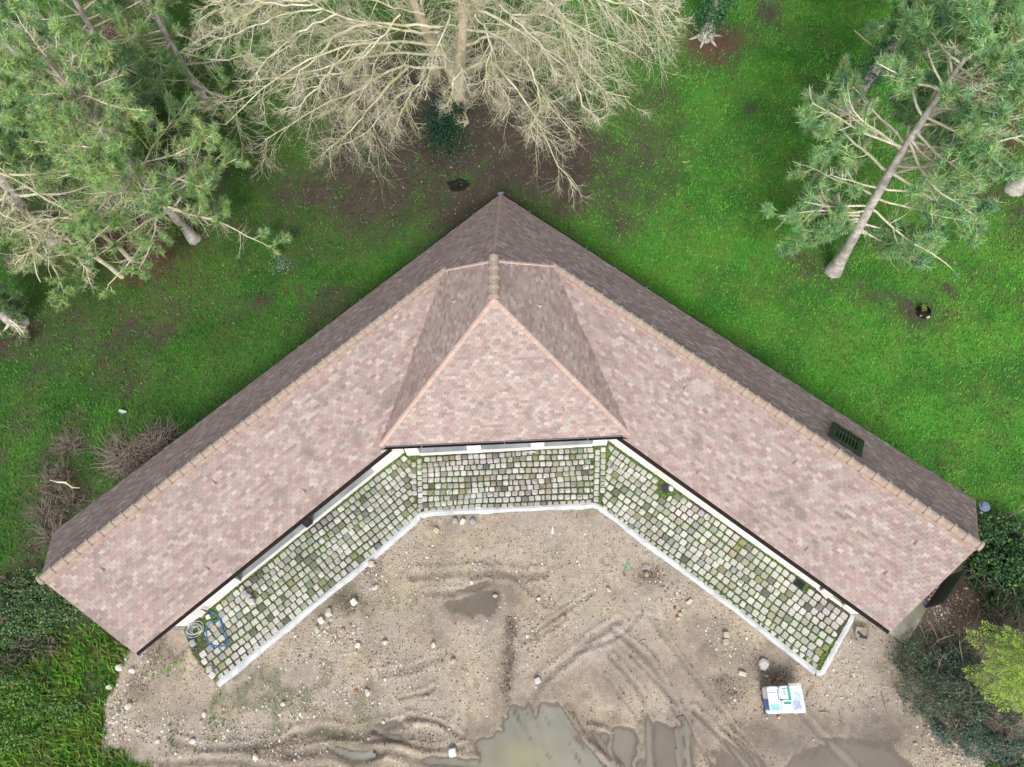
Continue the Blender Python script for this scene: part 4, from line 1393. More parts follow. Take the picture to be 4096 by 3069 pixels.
# ================================================================= THE BIG BARE TREE
rng = np.random.default_rng(3)
tb = G(1845, 490)
bt = root('bare_tree', tb, 'huge leafless tree with pale lichen covered twigs behind the roof peak', 'tree')
h_ = lambda z, dx=0, dy=0: tb + [dx, dy, z]
tr1 = smoothline([h_(-.1), h_(1.2, .02), h_(3, .28), h_(6, .75), h_(9, 1.1), h_(12, 1.3), h_(15, 1.2)], 40)
tr2 = smoothline([h_(2.0, .05, .0), h_(3.2, -.25, .2), h_(4.4, -.85, .3), (tb + [-1.3, .4, 6.5]), (tb + [-1.7, .5, 9]), (tb + [-2.2, .7, 13])], 36)
tr3 = smoothline([h_(3.4, .3, 0), h_(5, .9, .5), h_(8, 2.0, 1), h_(12, 2.6, 1.6)], 30)
wt = Wood()
for tr_, ra, rb in ((tr1, .30, .10), (tr2, .27, .08), (tr3, .20, .07)):
    R_ = np.linspace(ra, rb, len(tr_))
    if tr_ is tr1: R_[:3] = [.42, .36, .32]
    wt.line(tr_, R_, 12)
wt.make('trunk', M['trunk'], bt)
LIMBS = [  # (u, v, z) along the limb
    [(1812, 260, 3.2), (1700, 270, 4), (1590, 262, 4.6), (1537, 293, 4.6), (1447, 353, 4.3), (1352, 398, 4.0), (1248, 448, 3.6), (1154, 507, 3.1), (1060, 560, 2.6)],
    [(1750, 130, 5.2), (1640, 130, 6), (1487, 94, 7), (1348, 55, 7.6), (1293, 35, 7.9), (1218, 0, 8.2), (1120, -20, 8.4)],
    [(1760, 110, 5.5), (1646, 102, 6), (1472, 90, 6.3), (1300, 110, 6.2), (1180, 160, 5.9), (1080, 230, 5.4)],
    [(1780, 220, 4), (1640, 215, 5), (1500, 225, 5.8), (1350, 250, 5.8), (1200, 300, 5.3), (1060, 318, 4.8), (930, 325, 4.3)],
    [(1770, 180, 4.6), (1560, 170, 6), (1330, 200, 6.5), (1100, 323, 5.6), (1000, 400, 5), (900, 500, 4.2)],
    [(1487, 94, 7), (1345, 140, 6.8), (1300, 200, 6.4), (1210, 280, 6), (1180, 350, 5.4), (1150, 380, 5)],
    [(1348, 55, 7.6), (1250, 100, 7.4), (1140, 170, 7), (1060, 250, 6.4), (1000, 330, 5.8)],
    [(1293, 35, 7.9), (1150, 60, 8), (1000, 110, 7.8), (880, 150, 7.4), (810, 190, 7)],
    [(1218, 0, 8.2), (1050, 10, 8.2), (900, 30, 8), (800, 80, 7.5)],
    [(1100, -40, 8.5), (980, 60, 8.2), (870, 110, 7.6)],
    [(1700, 60, 6), (1500, 10, 7.5), (1380, -30, 8.5), (1200, -80, 9)],
    [(1636, 265, 4.5), (1570, 330, 4.6), (1500, 400, 4.2), (1427, 500, 3.4), (1350, 570, 2.7), (1300, 610, 2.3)],
    [(1640, 350, 4), (1560, 420, 3.6), (1480, 520, 3), (1420, 560, 2.6), (1350, 590, 2.3)],
    [(1700, 300, 4), (1640, 380, 4), (1600, 460, 3.4), (1570, 540, 2.8)],
    [(1850, 290, 3.0), (1920, 250, 4.2), (1994, 268, 5), (2078, 368, 4.7), (2148, 487, 4), (2208, 612, 3.2), (2248, 681, 2.8), (2307, 761, 2.3)],
    [(1870, 120, 5.2), (1984, 144, 6), (2098, 234, 5.6), (2148, 338, 5), (2198, 433, 4.3), (2247, 477, 4), (2302, 532, 3.6)],
    [(1880, 50, 6), (1934, 50, 6.6), (2108, 144, 6.4), (2218, 230, 5.9), (2280, 280, 5.5), (2340, 350, 5), (2370, 380, 4.8)],
    [(1900, 20, 6.3), (2050, -20, 7.5), (2198, 10, 8), (2297, 99, 7.6), (2431, 169, 7), (2541, 214, 6.6)],
    [(2050, -60, 7.5), (2250, -60, 8.5), (2397, 0, 8.2), (2521, 119, 7.4), (2590, 184, 7)],
    [(2100, -100, 8), (2350, -60, 9), (2546, 50, 8.2), (2635, 75, 7.6), (2645, 129, 7.2), (2700, 150, 6.9)],
    [(1870, 180, 4.6), (1990, 140, 5.6), (2110, 120, 6), (2250, 170, 6), (2380, 260, 5.4), (2480, 330, 5)],
    [(2198, 10, 8), (2280, 150, 7), (2330, 260, 6.3), (2400, 350, 5.6), (2520, 390, 5.2)],
    [(2050, 60, 7), (2200, 70, 7.5), (2330, 180, 6.8), (2400, 270, 6)],
    [(1860, 350, 2.6), (1950, 320, 3.6), (2010, 350, 4), (2040, 430, 3.4), (2010, 480, 3)],
    [(2300, -40, 9), (2450, 10, 8.8), (2620, 20, 8.4), (2720, 50, 8.0)],
    [(1845, 200, 5), (1840, 280, 5.4), (1810, 350, 5), (1790, 430, 4.2)], [(1800, 60, 7), (1760, 160, 7), (1720, 280, 6.3), (1700, 400, 5.2)],
    [(1900, 60, 7), (1960, 160, 7), (1950, 280, 6.2), (1930, 380, 5.2)], [(1560, 170, 6), (1500, 260, 6.2), (1470, 340, 5.6), (1400, 430, 4.9)],
    [(2230, 200, 6), (2300, 320, 5.4), (2330, 420, 4.7), (2400, 480, 4.2)], [(2148, 338, 5), (2160, 430, 4.6), (2120, 520, 3.8), (2150, 590, 3)],
    [(1400, 200, 6.2), (1300, 310, 5.7), (1200, 420, 4.9), (1130, 440, 4.6)],
    [(1250, 20, 8.3), (1130, 20, 8.6), (990, -10, 9), (850, 10, 9)],
    [(2450, -50, 9), (2560, 0, 9), (2640, 60, 8.6)], [(2000, 20, 7.6), (2080, 100, 7.5), (2180, 200, 6.9), (2230, 320, 6.1)], [(1600, 60, 7.5), (1520, 160, 7.4), (1420, 260, 6.8), (1330, 300, 6.4)],
]
FR = [frames([G(*p) for p in L_], .062 if len(L_) > 5 else .038, .014) for L_ in LIMBS]
# unseen upper crown (above the picture) from the trunks
P0 = np.stack([f[0] for f in FR]); D0 = np.stack([f[1] for f in FR]); R0 = np.stack([f[2] for f in FR])
up_st = np.array([tr1[i] for i in (18, 22, 26, 30, 34)] + [tr2[i] for i in (14, 20, 26, 29)] + [tr3[i] for i in (8, 14, 20, 23)])
aa = rng.uniform(0, 6.28, len(up_st)); dd_ = np.stack([np.cos(aa), np.sin(aa), np.full(len(aa), .5)], 1)
PU, DU, RU = grow(up_st, dd_, rng.uniform(3, 5, len(up_st)), np.full(len(up_st), .07), 14, .08, .02)
P0, D0, R0 = np.concatenate([P0, PU]), np.concatenate([D0, DU]), np.concatenate([R0, RU])
wd = Wood()
wd.add(P0, R0, 7)
P1, D1, R1 = grow(*kids(P0, D0, R0, 16, .15, 42, (.20, .46), (.011, .019), flat=.3), 8, .13, -.035, curl=.05)
wd.add(P1, R1, 4)
wd.make('limbs', M['limb'], bt)
wd = Wood()
P2, D2, R2 = grow(*kids(P1, D1, R1, 9, .10, 40, (.30, .70), (.0065, .010)), 5, .17, -.02, curl=.08)
wd.add(P2, R2, 3)
P3, D3, R3 = grow(*kids(P2, D2, R2, 4, .15, 38, (.45, 1.0), (.0045, .0062)), 3, .2, 0)
wd.add(P3, R3, 3)
# fine epicormic shoots hugging the stems
tt = rng.uniform(4, 30, 900).astype(int)
st = np.where(rng.random(900)[:, None] < .55, tr1[np.minimum(tt, len(tr1) - 1)], tr2[np.minimum(tt, len(tr2) - 1)])
q = nrm(rng.normal(0, 1, (900, 3)) * [1, 1, .3])
PE, DE, RE = grow(st + q * .2, q + [0, 0, .6], rng.uniform(.5, 1.4, 900), np.full(900, .010), 5, .18, .05)
wd.add(PE, RE, 3)
wd.make('twigs', M['twig'], bt)
print('bare tree twigs', len(P2) + len(P3))
ivy_on([G(1842, 500, 0), G(1835, 440, 1.3), G(1828, 420, 2.0)], .28, 900, bt, pal=((.02, .055, .03), (.025, .07, .035), (.05, .12, .03)))
# evergreen ivy spilling over the ground at its foot
rng = np.random.default_rng(5)
ib = G(1800, 520)
sh = root('ivy_patch', ib, 'dark blue-green ivy mound at the foot of the huge leafless tree', 'ivy')
n = 3800
q = rng.normal(0, 1, (n, 2)) * [.50, .95]
hh = .45 * np.exp(-(q[:, 0] ** 2 + (q[:, 1] / 1.6) ** 2))
pts = np.stack([ib[0] - .2 + q[:, 0], ib[1] + .2 + q[:, 1], hh * rng.uniform(.2, 1, n) + .03], 1)
foliage('leaves', sh, pts, rng.uniform(.05, .09, n), [(.012, .055, .032), (.02, .07, .04), (.03, .09, .03)], [5, 4, 2])

# ================================================================= PINES
# right: the tall leaning-looking pine whose trunk crosses the lawn
tR = pine(G(3320, 1080), 11.5, (.25, .1), 58, 4.0, 5.6, .24, low=(17, 2.6, 5.2, 3.4, 2.4, 5.2), label= 'tall pine with bare grey trunk rising from the lawn right of the roof', dens=1.15, bare=.3, seed=21, sc=1.6)
tR2 = pine(G(3389, 428), 11.0, (2.0, -.2), 58, 3.8, 4.6, .3, thin=.3, label= 'pine with ivy wrapped trunk and snapped branch stubs near the top edge', dens=1.0, bare=.2, seed=24, sc=1.55)
pth = np.array([G(3389, 428, 0) + [2.0 * t, -.2 * t, 11 * t] for t in np.linspace(.12, .62, 12)])
ivy_on(pth, .75, 5200, tR2, pal=((.035, .11, .06), (.06, .15, .07), (.12, .22, .08)), size=(.06, .11))
wd = Wood()
for i in range(16):
    p = pth[rng.integers(3, 12)]; a = rng.uniform(0, 6.28); d = np.array([math.cos(a), math.sin(a), rng.uniform(-.1, .4)])
    ln = rng.uniform(.6, 1.9)
    wd.line([p, p + d * ln * .5 + rng.normal(0, .05, 3), p + d * ln], [.045, .04, .032], 6)
wd.make('broken_stub', M['cut'], tR2)
pine(G(3999, 398), 12, (-.2, .2), 40, 4.0, 3.2, .33, 'thick trunked pine at the top right corner over reddish bare soil', dens=1.0, bare=.2, seed=31, sc=1.6, azr=(1.9, 5.0))
pine(G(4045, 756), 11, (.2, .3), 16, 3.0, 6.0, .28, 'pine trunk leaning out of the right edge below the ivy tree', dens=.8, seed=33, sc=1.5, azr=(-1.2, 1.4))
# ivy hanging in the right hand pine
rng = np.random.default_rng(17)
# left cluster
PL = [((.36, .54, .20), (.42, .60, .22), (.50, .62, .25), (.28, .48, .25), (.55, .57, .28), (.22, .38, .17))]
pine(G(780, 960), 9.6, (-.7, .1), 66, 4.7, 1.6, .20, 'pine with yellow-green ivy in its middle, nearest the roof of the left group', 'pines crowded in the left corner', dens=1.1, bare=1.0, seed=41, sc=1.35, pal=PL[0])
pine(G(480, 770), 9.4, (.3, -.2), 56, 4.0, 2.3, .24, 'dense blue-green pine filling the middle of the left edge', 'pines crowded in the left corner', dens=1.1, bare=.7, seed=43, sc=1.4)
pine(G(830, 420), 9.0, (-.2, .1), 46, 4.0, 2.2, .2, 'slim pine whose drooping boughs reach over the grass beside the bare tree', 'pines crowded in the left corner', dens=1.1, bare=.9, seed=47, sc=1.35, pal=PL[0])
pine(G(235, 985), 8.6, (.5, .5), 46, 4.0, 2.4, .30, 'brown barked pine low in the left corner group, among curly bare branches', 'pines crowded in the left corner', dens=.9, bare=1.1, seed=53, sc=1.35, pal=PL[0])
pine(G(600, 480), 10.5, (.2, .2), 54, 3.9, 2.4, .22, 'tallest blue-green pine at the top left corner', 'pines crowded in the left corner', dens=1.1, bare=.6, seed=59, sc=1.5)
pine(G(85, 1300), 2.6, (-.2, .0), 22, 1.5, .4, .30, 'small dark pine with short broken thick trunk at the left edge', dens=.9, bare=.3, seed=61, sc=1.1, pal=[tuple(np.array(x_) * .55) for x_ in NP])
rng = np.random.default_rng(67)
# ivy climbing inside the left pines
iv = root('ivy_tree', G(600, 860), 'bush of bright yellow-green ivy climbing through the left pines', 'ivy')
cs = []
for (u, v, z, rr, nn_) in ((590, 640, 2.2, .55, 1500), (640, 720, 1.9, .6, 1500), (610, 800, 1.4, .5, 1100), (330, 450, 3.2, .6, 1300), (560, 560, 3.0, .5, 900), (380, 560, 2.6, .5, 900), (700, 900, 1.0, .4, 600), (260, 380, 3.4, .5, 700)):
    q = nrm(rng.normal(0, 1, (nn_, 3))) * rng.uniform(.3, 1, (nn_, 1)) ** .5 * rr * [1, 1.3, 1.1]
    cs.append(G(u, v, z) + q)
cs = np.concatenate(cs)
foliage('leaves', iv, cs, rng.uniform(.05, .09, len(cs)), [(.15, .30, .035), (.27, .42, .05), (.06, .15, .03), (.33, .40, .07)], [5, 4, 4, 2])
wd = Wood()
for (u, v, z) in ((590, 640, 2.2), (640, 720, 1.9), (330, 450, 3.2), (560, 560, 3.0), (380, 560, 2.6)):
    a, b = G(600, 860), G(u, v, z)
    P, D, R = frames([a, (a + b) / 2 + rng.normal(0, .2, 3), b], .09, .03); wd.line(P, R, 6)
wd.make('stem', M['bark'], iv)


def bare_tree(base, stems, label, seed, n1=11, n2=6, n3=3, col='limb', L=(.3, .5), name='bare_tree'):
    global rng
    rng = np.random.default_rng(seed)
    t = root(name, base, label, 'tree')
    FR = [frames([np.asarray(p) for p in s_], r_, r_ * .25) for s_, r_ in stems]
    P0 = np.stack([f[0] for f in FR]); D0 = np.stack([f[1] for f in FR]); R0 = np.stack([f[2] for f in FR])
    w_ = Wood(); w_.add(P0, R0, 9); w_.make('trunk', M[col], t)
    w_ = Wood()
    P1, D1, R1 = grow(*kids(P0, D0, R0, n1, .3, 48, L, (.018, .032)), 9, .15, -.04, curl=.12)
    w_.add(P1, R1, 4)
    P2, D2, R2 = grow(*kids(P1, D1, R1, n2, .15, 48, (.3, .6), (.010, .016)), 7, .2, -.02, curl=.22)
    w_.add(P2, R2, 3)
    P3, D3, R3 = grow(*kids(P2, D2, R2, n3, .2, 45, (.3, .7), (.006, .010)), 5, .22, 0, curl=.22)
    w_.add(P3, R3, 3)
    w_.make('twigs', M[col], t)
    return t


bare_tree(G(527, 1040), [([G(527, 1045, 0), G(470, 985, .9), G(413, 944, 1.8), G(338, 894, 2.9), G(200, 800, 4.3), G(0, 690, 6.0)], .11), ([G(300, 870, 3.4), G(170, 880, 4), G(60, 930, 4.2)], .05)],
          'leafless tree with pale slanting trunk, upper of the two beside the pine litter', 71, n1=12)
bare_tree(G(490, 1105), [([G(490, 1108, 0), G(430, 1060, .9), G(333, 993, 2.0), G(200, 925, 3.2), G(60, 880, 4.4), G(-80, 800, 5.6)], .12), ([G(200, 925, 3.2), G(130, 1000, 3.6), G(60, 1060, 3.6)], .05), ([G(280, 960, 2.5), G(320, 1040, 2.6), G(360, 1130, 2.2)], .04)],
          'leafless tree with curly twigs at the left edge, lower of two slanting trunks', 73, n1=15, n2=7)

# the ivy covered trunk at the top edge
rng = np.random.default_rng(79)
b0 = G(2822, 150)
tt = root('ivy_tree', b0, 'broad trunk wrapped in glossy green ivy at the top edge over brown mulch', 'tree')
w_ = Wood()
pt = np.array([b0 + [.12 * q, .1 * q, q * 1.0 - .05] for q in np.linspace(0, 7, 12)])
w_.line(pt, np.concatenate([[.42, .30], np.full(10, .26)]), 12)
for a in np.linspace(0, 6.28, 7)[:-1]:
    w_.line([b0 + [math.cos(a) * .2, math.sin(a) * .2, .25], b0 + [math.cos(a) * .45, math.sin(a) * .45, .06], b0 + [math.cos(a) * .8, math.sin(a) * .8, -.03]], [.12, .08, .03], 6)
w_.make('trunk', M['pbark'], tt)
ivy_on(pt[1:], .78, 9500, tt, pal=((.035, .14, .05), (.06, .19, .07), (.10, .25, .09)), size=(.07, .12))

# ================================================================= SHRUBS
def blob_points(blobs, n, skin=.55, lump=.35, fr=1.3):
    """points in the outer shells of mounds; blobs: (u, v, rx, ry, height)"""
    out = []
    tot = sum(b[2] * b[3] for b in blobs)
    for (u, v, rx, ry, h) in blobs:
        k = int(n * rx * ry / tot)
        c0 = G(u, v, h * .5); c0[2] = 0
        th = rng.uniform(0, 2 * math.pi, k); ph = np.arccos(rng.uniform(0, 1, k))
        r = rng.uniform(skin, 1.0, k)
        x = np.cos(th) * np.sin(ph) * rx * r; y = np.sin(th) * np.sin(ph) * ry * r; zz = np.cos(ph) * h * r
        lp = 1 + lump * (fbm(c0[0] + x * fr, c0[1] + y * fr, .5, 3, 13) - .5) * 2
        P = np.stack([c0[0] + x * lp, c0[1] + y * lp, np.maximum(zz * lp, .03)], 1)
        keep = fbm(P[:, 0] + P[:, 2], P[:, 1], .28, 3, 23) > .40
        out.append(P[keep])
    return np.concatenate(out)


def shrub(name, label, cat, blobs, n, pal, w, size, seed, sticks=60, stick_m='dead', stretch=1.4, group=None, stickr=.010):
    global rng
    rng = np.random.default_rng(seed)
    u0, v0 = np.mean([b[0] for b in blobs]), np.mean([b[1] for b in blobs])
    t = root(name, G(u0, v0), label, cat, group)
    P = blob_points(blobs, n)
    foliage('leaves', t, P, rng.uniform(*size, len(P)), pal, w, stretch=stretch, var=.35)
    if sticks:
        bl = [blobs[i] for i in rng.integers(0, len(blobs), sticks)]
        st = np.array([G(b[0], b[1]) + [rng.normal(0, b[2] * .3), rng.normal(0, b[3] * .3), 0] for b in bl])
        d = nrm(rng.normal(0, 1, (sticks, 3)) * [1, 1, .4] + [0, 0, .7])
        L_ = np.array([max(b[4], .5) * rng.uniform(.9, 1.5) for b in bl])
        P1, D1, R1 = grow(st, d, L_, np.full(sticks, stickr * 2), 8, .12, 0)
        P2, D2, R2 = grow(*kids(P1, D1, R1, 5, .2, 40, (.3, .6), (stickr * .6, stickr)), 5, .15, 0)
        w_ = Wood(); w_.add(P1, R1, 4); w_.add(P2, R2, 3); w_.make('stems', M[stick_m], t)
    return t


DG = [(.065, .115, .075), (.10, .155, .10), (.15, .21, .14), (.04, .075, .045)]
shrub('evergreen_shrub', 'big grey-green small leaved shrub between the porch slab and the bright conifer', 'shrub',
      [(3730, 2620, 1.2, .8, 1.0), (3850, 2640, .9, .8, 1.2), (3740, 2760, 1.0, 1.0, 1.2), (3860, 2820, 1.2, 1.0, 1.2), (3980, 2900, 1.1, .9, 1.0)], 26000, DG, [4, 4, 3, 3], (.025, .05), 83, sticks=110)
shrub('evergreen_shrub', 'low blue-grey shrub spilling over the gravel in the bottom right corner', 'shrub',
      [(3830, 2930, .7, .45, .5), (3950, 2980, .9, .5, .6), (4060, 3010, .7, .5, .6)], 10000, [(.11, .18, .15), (.15, .23, .19), (.08, .13, .11), (.08, .18, .05)], [4, 4, 3, 1], (.025, .045), 84, sticks=30)
shrub('grass_tussock', 'bright green weeds at the very corner below the blue-grey shrub', 'weeds', [(4060, 3060, .5, .25, .2), (3960, 3060, .25, .12, .15)], 2500, [(.07, .16, .025), (.10, .2, .03)], [1, 1], (.03, .06), 85, sticks=0)
shrub('ivy_bush', 'glossy dark green bush with yellowish shoots beside the right gable', 'bush',
      [(4000, 2140, 1.3, .9, 1.1), (4080, 2260, 1.2, 1.0, 1.3), (3990, 2260, .9, .8, .9), (4090, 2420, .6, .8, .9), (3930, 2330, .45, .4, .4), (4000, 2420, .5, .5, .5)], 21000, [(.055, .14, .045), (.085, .20, .065), (.05, .11, .06), (.22, .32, .06)], [5, 4, 4, 1], (.05, .09), 87, sticks=40, stretch=1.2)
shrub('bramble', 'tangle of dry arching stems between the glossy bush and the conifer', 'bramble',
      [(4010, 2480, .8, .6, .7), (4080, 2540, .6, .5, .7)], 1500, [(.09, .12, .03), (.14, .12, .05)], [1, 1], (.03, .05), 88, sticks=130, stick_m='bark', stickr=.008)
shrub('ivy_bank', 'dark green ivy carpet beside the left gable', 'ivy', [(60, 2390, 1.6, .9, .5), (170, 2380, 1.0, .9, .6), (120, 2480, 1.5, .9, .5), (250, 2440, .8, .6, .4), (30, 2540, 1.0, .8, .5), (230, 2350, .6, .4, .4)],
      16000, [(.09, .18, .07), (.13, .25, .08), (.20, .30, .10), (.06, .12, .07)], [5, 5, 3, 3], (.045, .08), 89, sticks=30, stretch=1.15)
shrub('bramble', 'grey-brown thicket of bare stems on the left edge below the ivy carpet', 'bramble', [(40, 2640, .8, .5, .5), (150, 2580, .9, .3, .35), (20, 2420, .4, .5, .6)], 2600, [(.05, .09, .03), (.03, .06, .02)], [1, 1], (.04, .07), 90, sticks=120, stickr=.008)
shrub('nettle_patch', 'rank green weeds at the left edge beside the rubble', 'weeds', [(60, 2760, 1.2, .7, .35), (200, 2830, 1.3, .7, .25), (60, 2920, 1.3, .8, .3)], 5000, [(.13, .26, .05), (.18, .31, .07), (.09, .19, .06)], [4, 3, 3], (.04, .08), 91, sticks=0)
shrub('brush_pile', 'rounded pile of dead grey twigs with one pale branch on the lawn', 'brushwood', [(240, 1915, .75, .6, .5), (270, 2000, .65, .5, .4), (190, 2050, .6, .5, .3), (220, 2140, .6, .4, .25), (285, 1780, .4, .35, .12)],
      1500, [(.06, .08, .03), (.10, .08, .05)], [1, 1], (.03, .05), 92, sticks=330, stickr=.006)
rng = np.random.default_rng(93)
w_ = Wood()
pb_ = tag(tubeobj('fallen_branch', [G(200, 1920, .55), G(230, 1928, .6), G(262, 1930, .6), G(290, 1950, .5), G(320, 1952, .35)], [.02, .035, .04, .03, .015], M['limb']), 'pale crooked branch lying on the pile of dead twigs', 'branch')
# uprooted hedge lying against the back eave
up = root('uprooted_bush', G(540, 1800), 'uprooted dead bush lying on its side against the left roof edge', 'brushwood')
w_ = Wood()
path = np.array([G(672, 1735, .25), G(630, 1765, .35), (G(580, 1790, .4)), G(530, 1815, .4), G(480, 1840, .4), G(455, 1800, .35)])
Pp = smoothline(path, 30)
n = 620
i = rng.integers(0, len(Pp) - 2, n); st = Pp[i] + rng.normal(0, .16, (n, 3)) * [1, 1, .6]
d = nrm(Pp[i + 1] - Pp[i]) * rng.choice([-1, 1], (n, 1)) + rng.normal(0, .45, (n, 3))
st[:, 2] = np.maximum(st[:, 2], .08)
P1, D1, R1 = grow(st, d, rng.uniform(.5, 1.2, n), rng.uniform(.007, .018, n), 7, .2, -.01, curl=.12)
w_.add(P1, R1, 4)
st = G(520, 1850, .4) + rng.normal(0, .25, (120, 3)) * [1.2, 1, .4]
P1, D1, R1 = grow(st, rng.normal(0, 1, (120, 3)) * [1, .5, .2] + [.4, -.9, .1], rng.uniform(.5, 1.1, 120), rng.uniform(.008, .016, 120), 7, .22, -.02, curl=.12)
w_.add(P1, R1, 4)
w_.make('twigs', M['dead'], up)
w_ = Wood(); w_.line(Pp + [0, 0, -.15], np.full(len(Pp), .26) * (1 - .4 * np.linspace(0, 1, len(Pp))), 8); w_.make('root_ball', M['charcoal'], up)

# bright conifer at the right edge
rng = np.random.default_rng(95)
cb = G(4150, 2740)
cf = root('conifer', cb, 'bright yellow-green feathery conifer reaching in from the right edge', 'tree')
w_ = Wood(); w_.line([cb, cb + [0, 0, 1.6], cb + [.05, 0, 3.2]], [.12, .08, .03], 8); w_.make('trunk', M['bark'], cf)
tipsp = [(3868, 2536, 1.6), (3930, 2500, 1.7), (3990, 2560, 1.9), (3862, 2692, 1.3), (3900, 2720, 1.4), (3935, 2780, 1.4), (3990, 2822, 1.3), (4060, 2800, 1.4), (4020, 2520, 2.0), (3950, 2600, 1.8), (4060, 2560, 2.1), (3940, 2660, 1.7), (4090, 2850, 1.2), (4000, 2620, 2.1), (4010, 2700, 2.1),
         (4080, 2680, 2.5), (4120, 2780, 2.2), (4130, 2600, 2.4), (4050, 2740, 2.2), (3975, 2760, 1.8), (4290, 2700, 2), (4280, 2860, 1.6), (4250, 2560, 2)]
cen, siz, TT = [], [], []
Vs, Fs, Ts, nb = [], [], [], 0
for (u, v, z) in tipsp:
    tip = G(u, v, z); o = cb + [0, 0, z - .35 + rng.uniform(-.3, .3)]
    L_ = np.linalg.norm(tip - o); ax = (tip - o) / L_
    for sgi in range(46):
        t = .15 + .85 * sgi / 46
        sd = 1 if sgi % 2 else -1
        perp = np.cross(ax, [0, 0, 1.]); perp /= np.linalg.norm(perp)
        bl = (1.04 - t) * L_ * .33 + .08
        p0 = o + (tip - o) * t
        for j in range(10):
            s_ = (j + 1) / 10
            q = p0 + (perp * sd * .75 + ax * .65) * bl * s_ + [0, 0, -.12 * s_ * s_ * bl] + rng.normal(0, .014, 3)
            dl = nrm(perp * sd * rng.uniform(.1, .9) + ax * .9 + rng.normal(0, .25, 3))
            sz_ = rng.uniform(.05, .085)
            wv = nrm(np.cross(dl, [0, 0, 1.])) * sz_ * .24
            Vs += [q, q + dl * sz_ * .5 + wv, q + dl * sz_, q + dl * sz_ * .5 - wv]; Fs.append((nb, nb + 1, nb + 2, nb + 3)); nb += 4
            col = np.array([.27, .42, .07] if rng.random() < .55 else [.38, .50, .10]) * rng.uniform(.6, 1.25) * (.75 + .4 * s_)
            Ts.append(col)
Vs = np.array(Vs); 
mesh('sprays', Vs - wloc(cf), np.array(Fs), M['leaf'], cf, Ts)

# ================================================================= TURF, WEEDS, LEAVES, GRAVEL
rng = np.random.default_rng(101)


def sample(n, x0=-28, x1=29, y0=-4, y1=40, bias=None):
    xs = rng.uniform(x0, x1, n); ys = rng.uniform(y0, y1, n)
    u, v = PX(np.stack([xs, ys, np.zeros(n)], 1))
    ok = (u > -120) & (u < 4220) & (v > -120) & (v < 3200)
    ok &= ~inpoly(xs, ys, pvo) & ~inpoly(xs, ys, ft)
    return xs[ok], ys[ok]


cenf = np.mean([p[:2] for p in foot], 0)
ft = [(p[0] * .985 + ctr[0] * .015, p[1] * .985 + 10 * .015) for p in foot]
gx, gy = sample(1150000)
zz, yd, lt, gv, dk_, pl_, wt_, uu, vv, a1_, a2_ = ground(gx, gy)
gd = (1 - yd) * np.clip(1 - lt * 1.08, 0, 1)
ygr_ = sst(.50, .62, fbm(gx, gy, .7, 4, 81)) * np.clip(ell(uu, vv, 1150, 2800, 420, 200) + ell(uu, vv, 1350, 2350, 300, 200) * .8 + ell(uu, vv, 650, 2850, 200, 200) * .4 + ell(uu, vv, 3580, 2660, 60, 110), 0, 1) * yd * (1 - pl_)
keep = rng.random(len(gx)) < np.maximum(gd * .62, ygr_ * .16)
gx, gy, zz, lt, uu, vv, yd = gx[keep], gy[keep], zz[keep], lt[keep], uu[keep], vv[keep], yd[keep]
k = len(gx)
tall = 1 + 1.3 * ((uu < 900) & (vv > 2500)) + .5 * ((vv > 1600) & (uu < 900)) * fbm(gx, gy, .6, 2, 7)
hh = rng.uniform(.04, .11, k) * tall * (1 - .4 * yd)
az = rng.uniform(0, 6.28, k) + 2 * fbm(gx, gy, 1.5, 2, 77); lean = rng.uniform(.2, 1.1, k) * hh * 1.2
wv = rng.uniform(.012, .024, k) * (1 + .012 * np.maximum(gy - 10, 0)) * np.sqrt(tall)
dx, dy = np.cos(az), np.sin(az)
b_ = np.stack([gx, gy, zz - .005], 1)
s_ = np.stack([-dy * wv, dx * wv, np.zeros(k)], 1)
V = np.stack([b_ - s_, b_ + s_, b_ + np.stack([dx * lean, dy * lean, hh], 1)], 1).reshape(-1, 3)
m_ = sst(.35, .65, fbm(gx, gy, .8, 4, 61)); m2 = sst(.42, .62, fbm(gx, gy, .35, 4, 63))
T = (c(.035, .135, .016) * (1 - m_[:, None]) + c(.058, .20, .022) * m_[:, None])
T = T * (1 - .5 * m2[:, None]) + c(.12, .22, .038) * .5 * m2[:, None]
T = T * 2.0 * (.66 + .45 * sst(1400, 3000, uu))[:, None] * rng.uniform(.6, 1.45, (k, 1))
dry = rng.random(k) < (.05 + .22 * lt + .10 * (fbm(gx, gy, .9, 3, 97) > .55))
T[dry] = c(.16, .14, .07) * rng.uniform(.6, 1.3, (dry.sum(), 1))
tl = tall > 1.8
T[tl] = T[tl] * [1.7, 1.25, 1.3]
go = mesh('grass', V, np.arange(k * 3).reshape(-1, 3), M['grass'], None, T)
tag(go, 'short green lawn grass around the building', 'grass', kind='stuff')
print('grass', k)
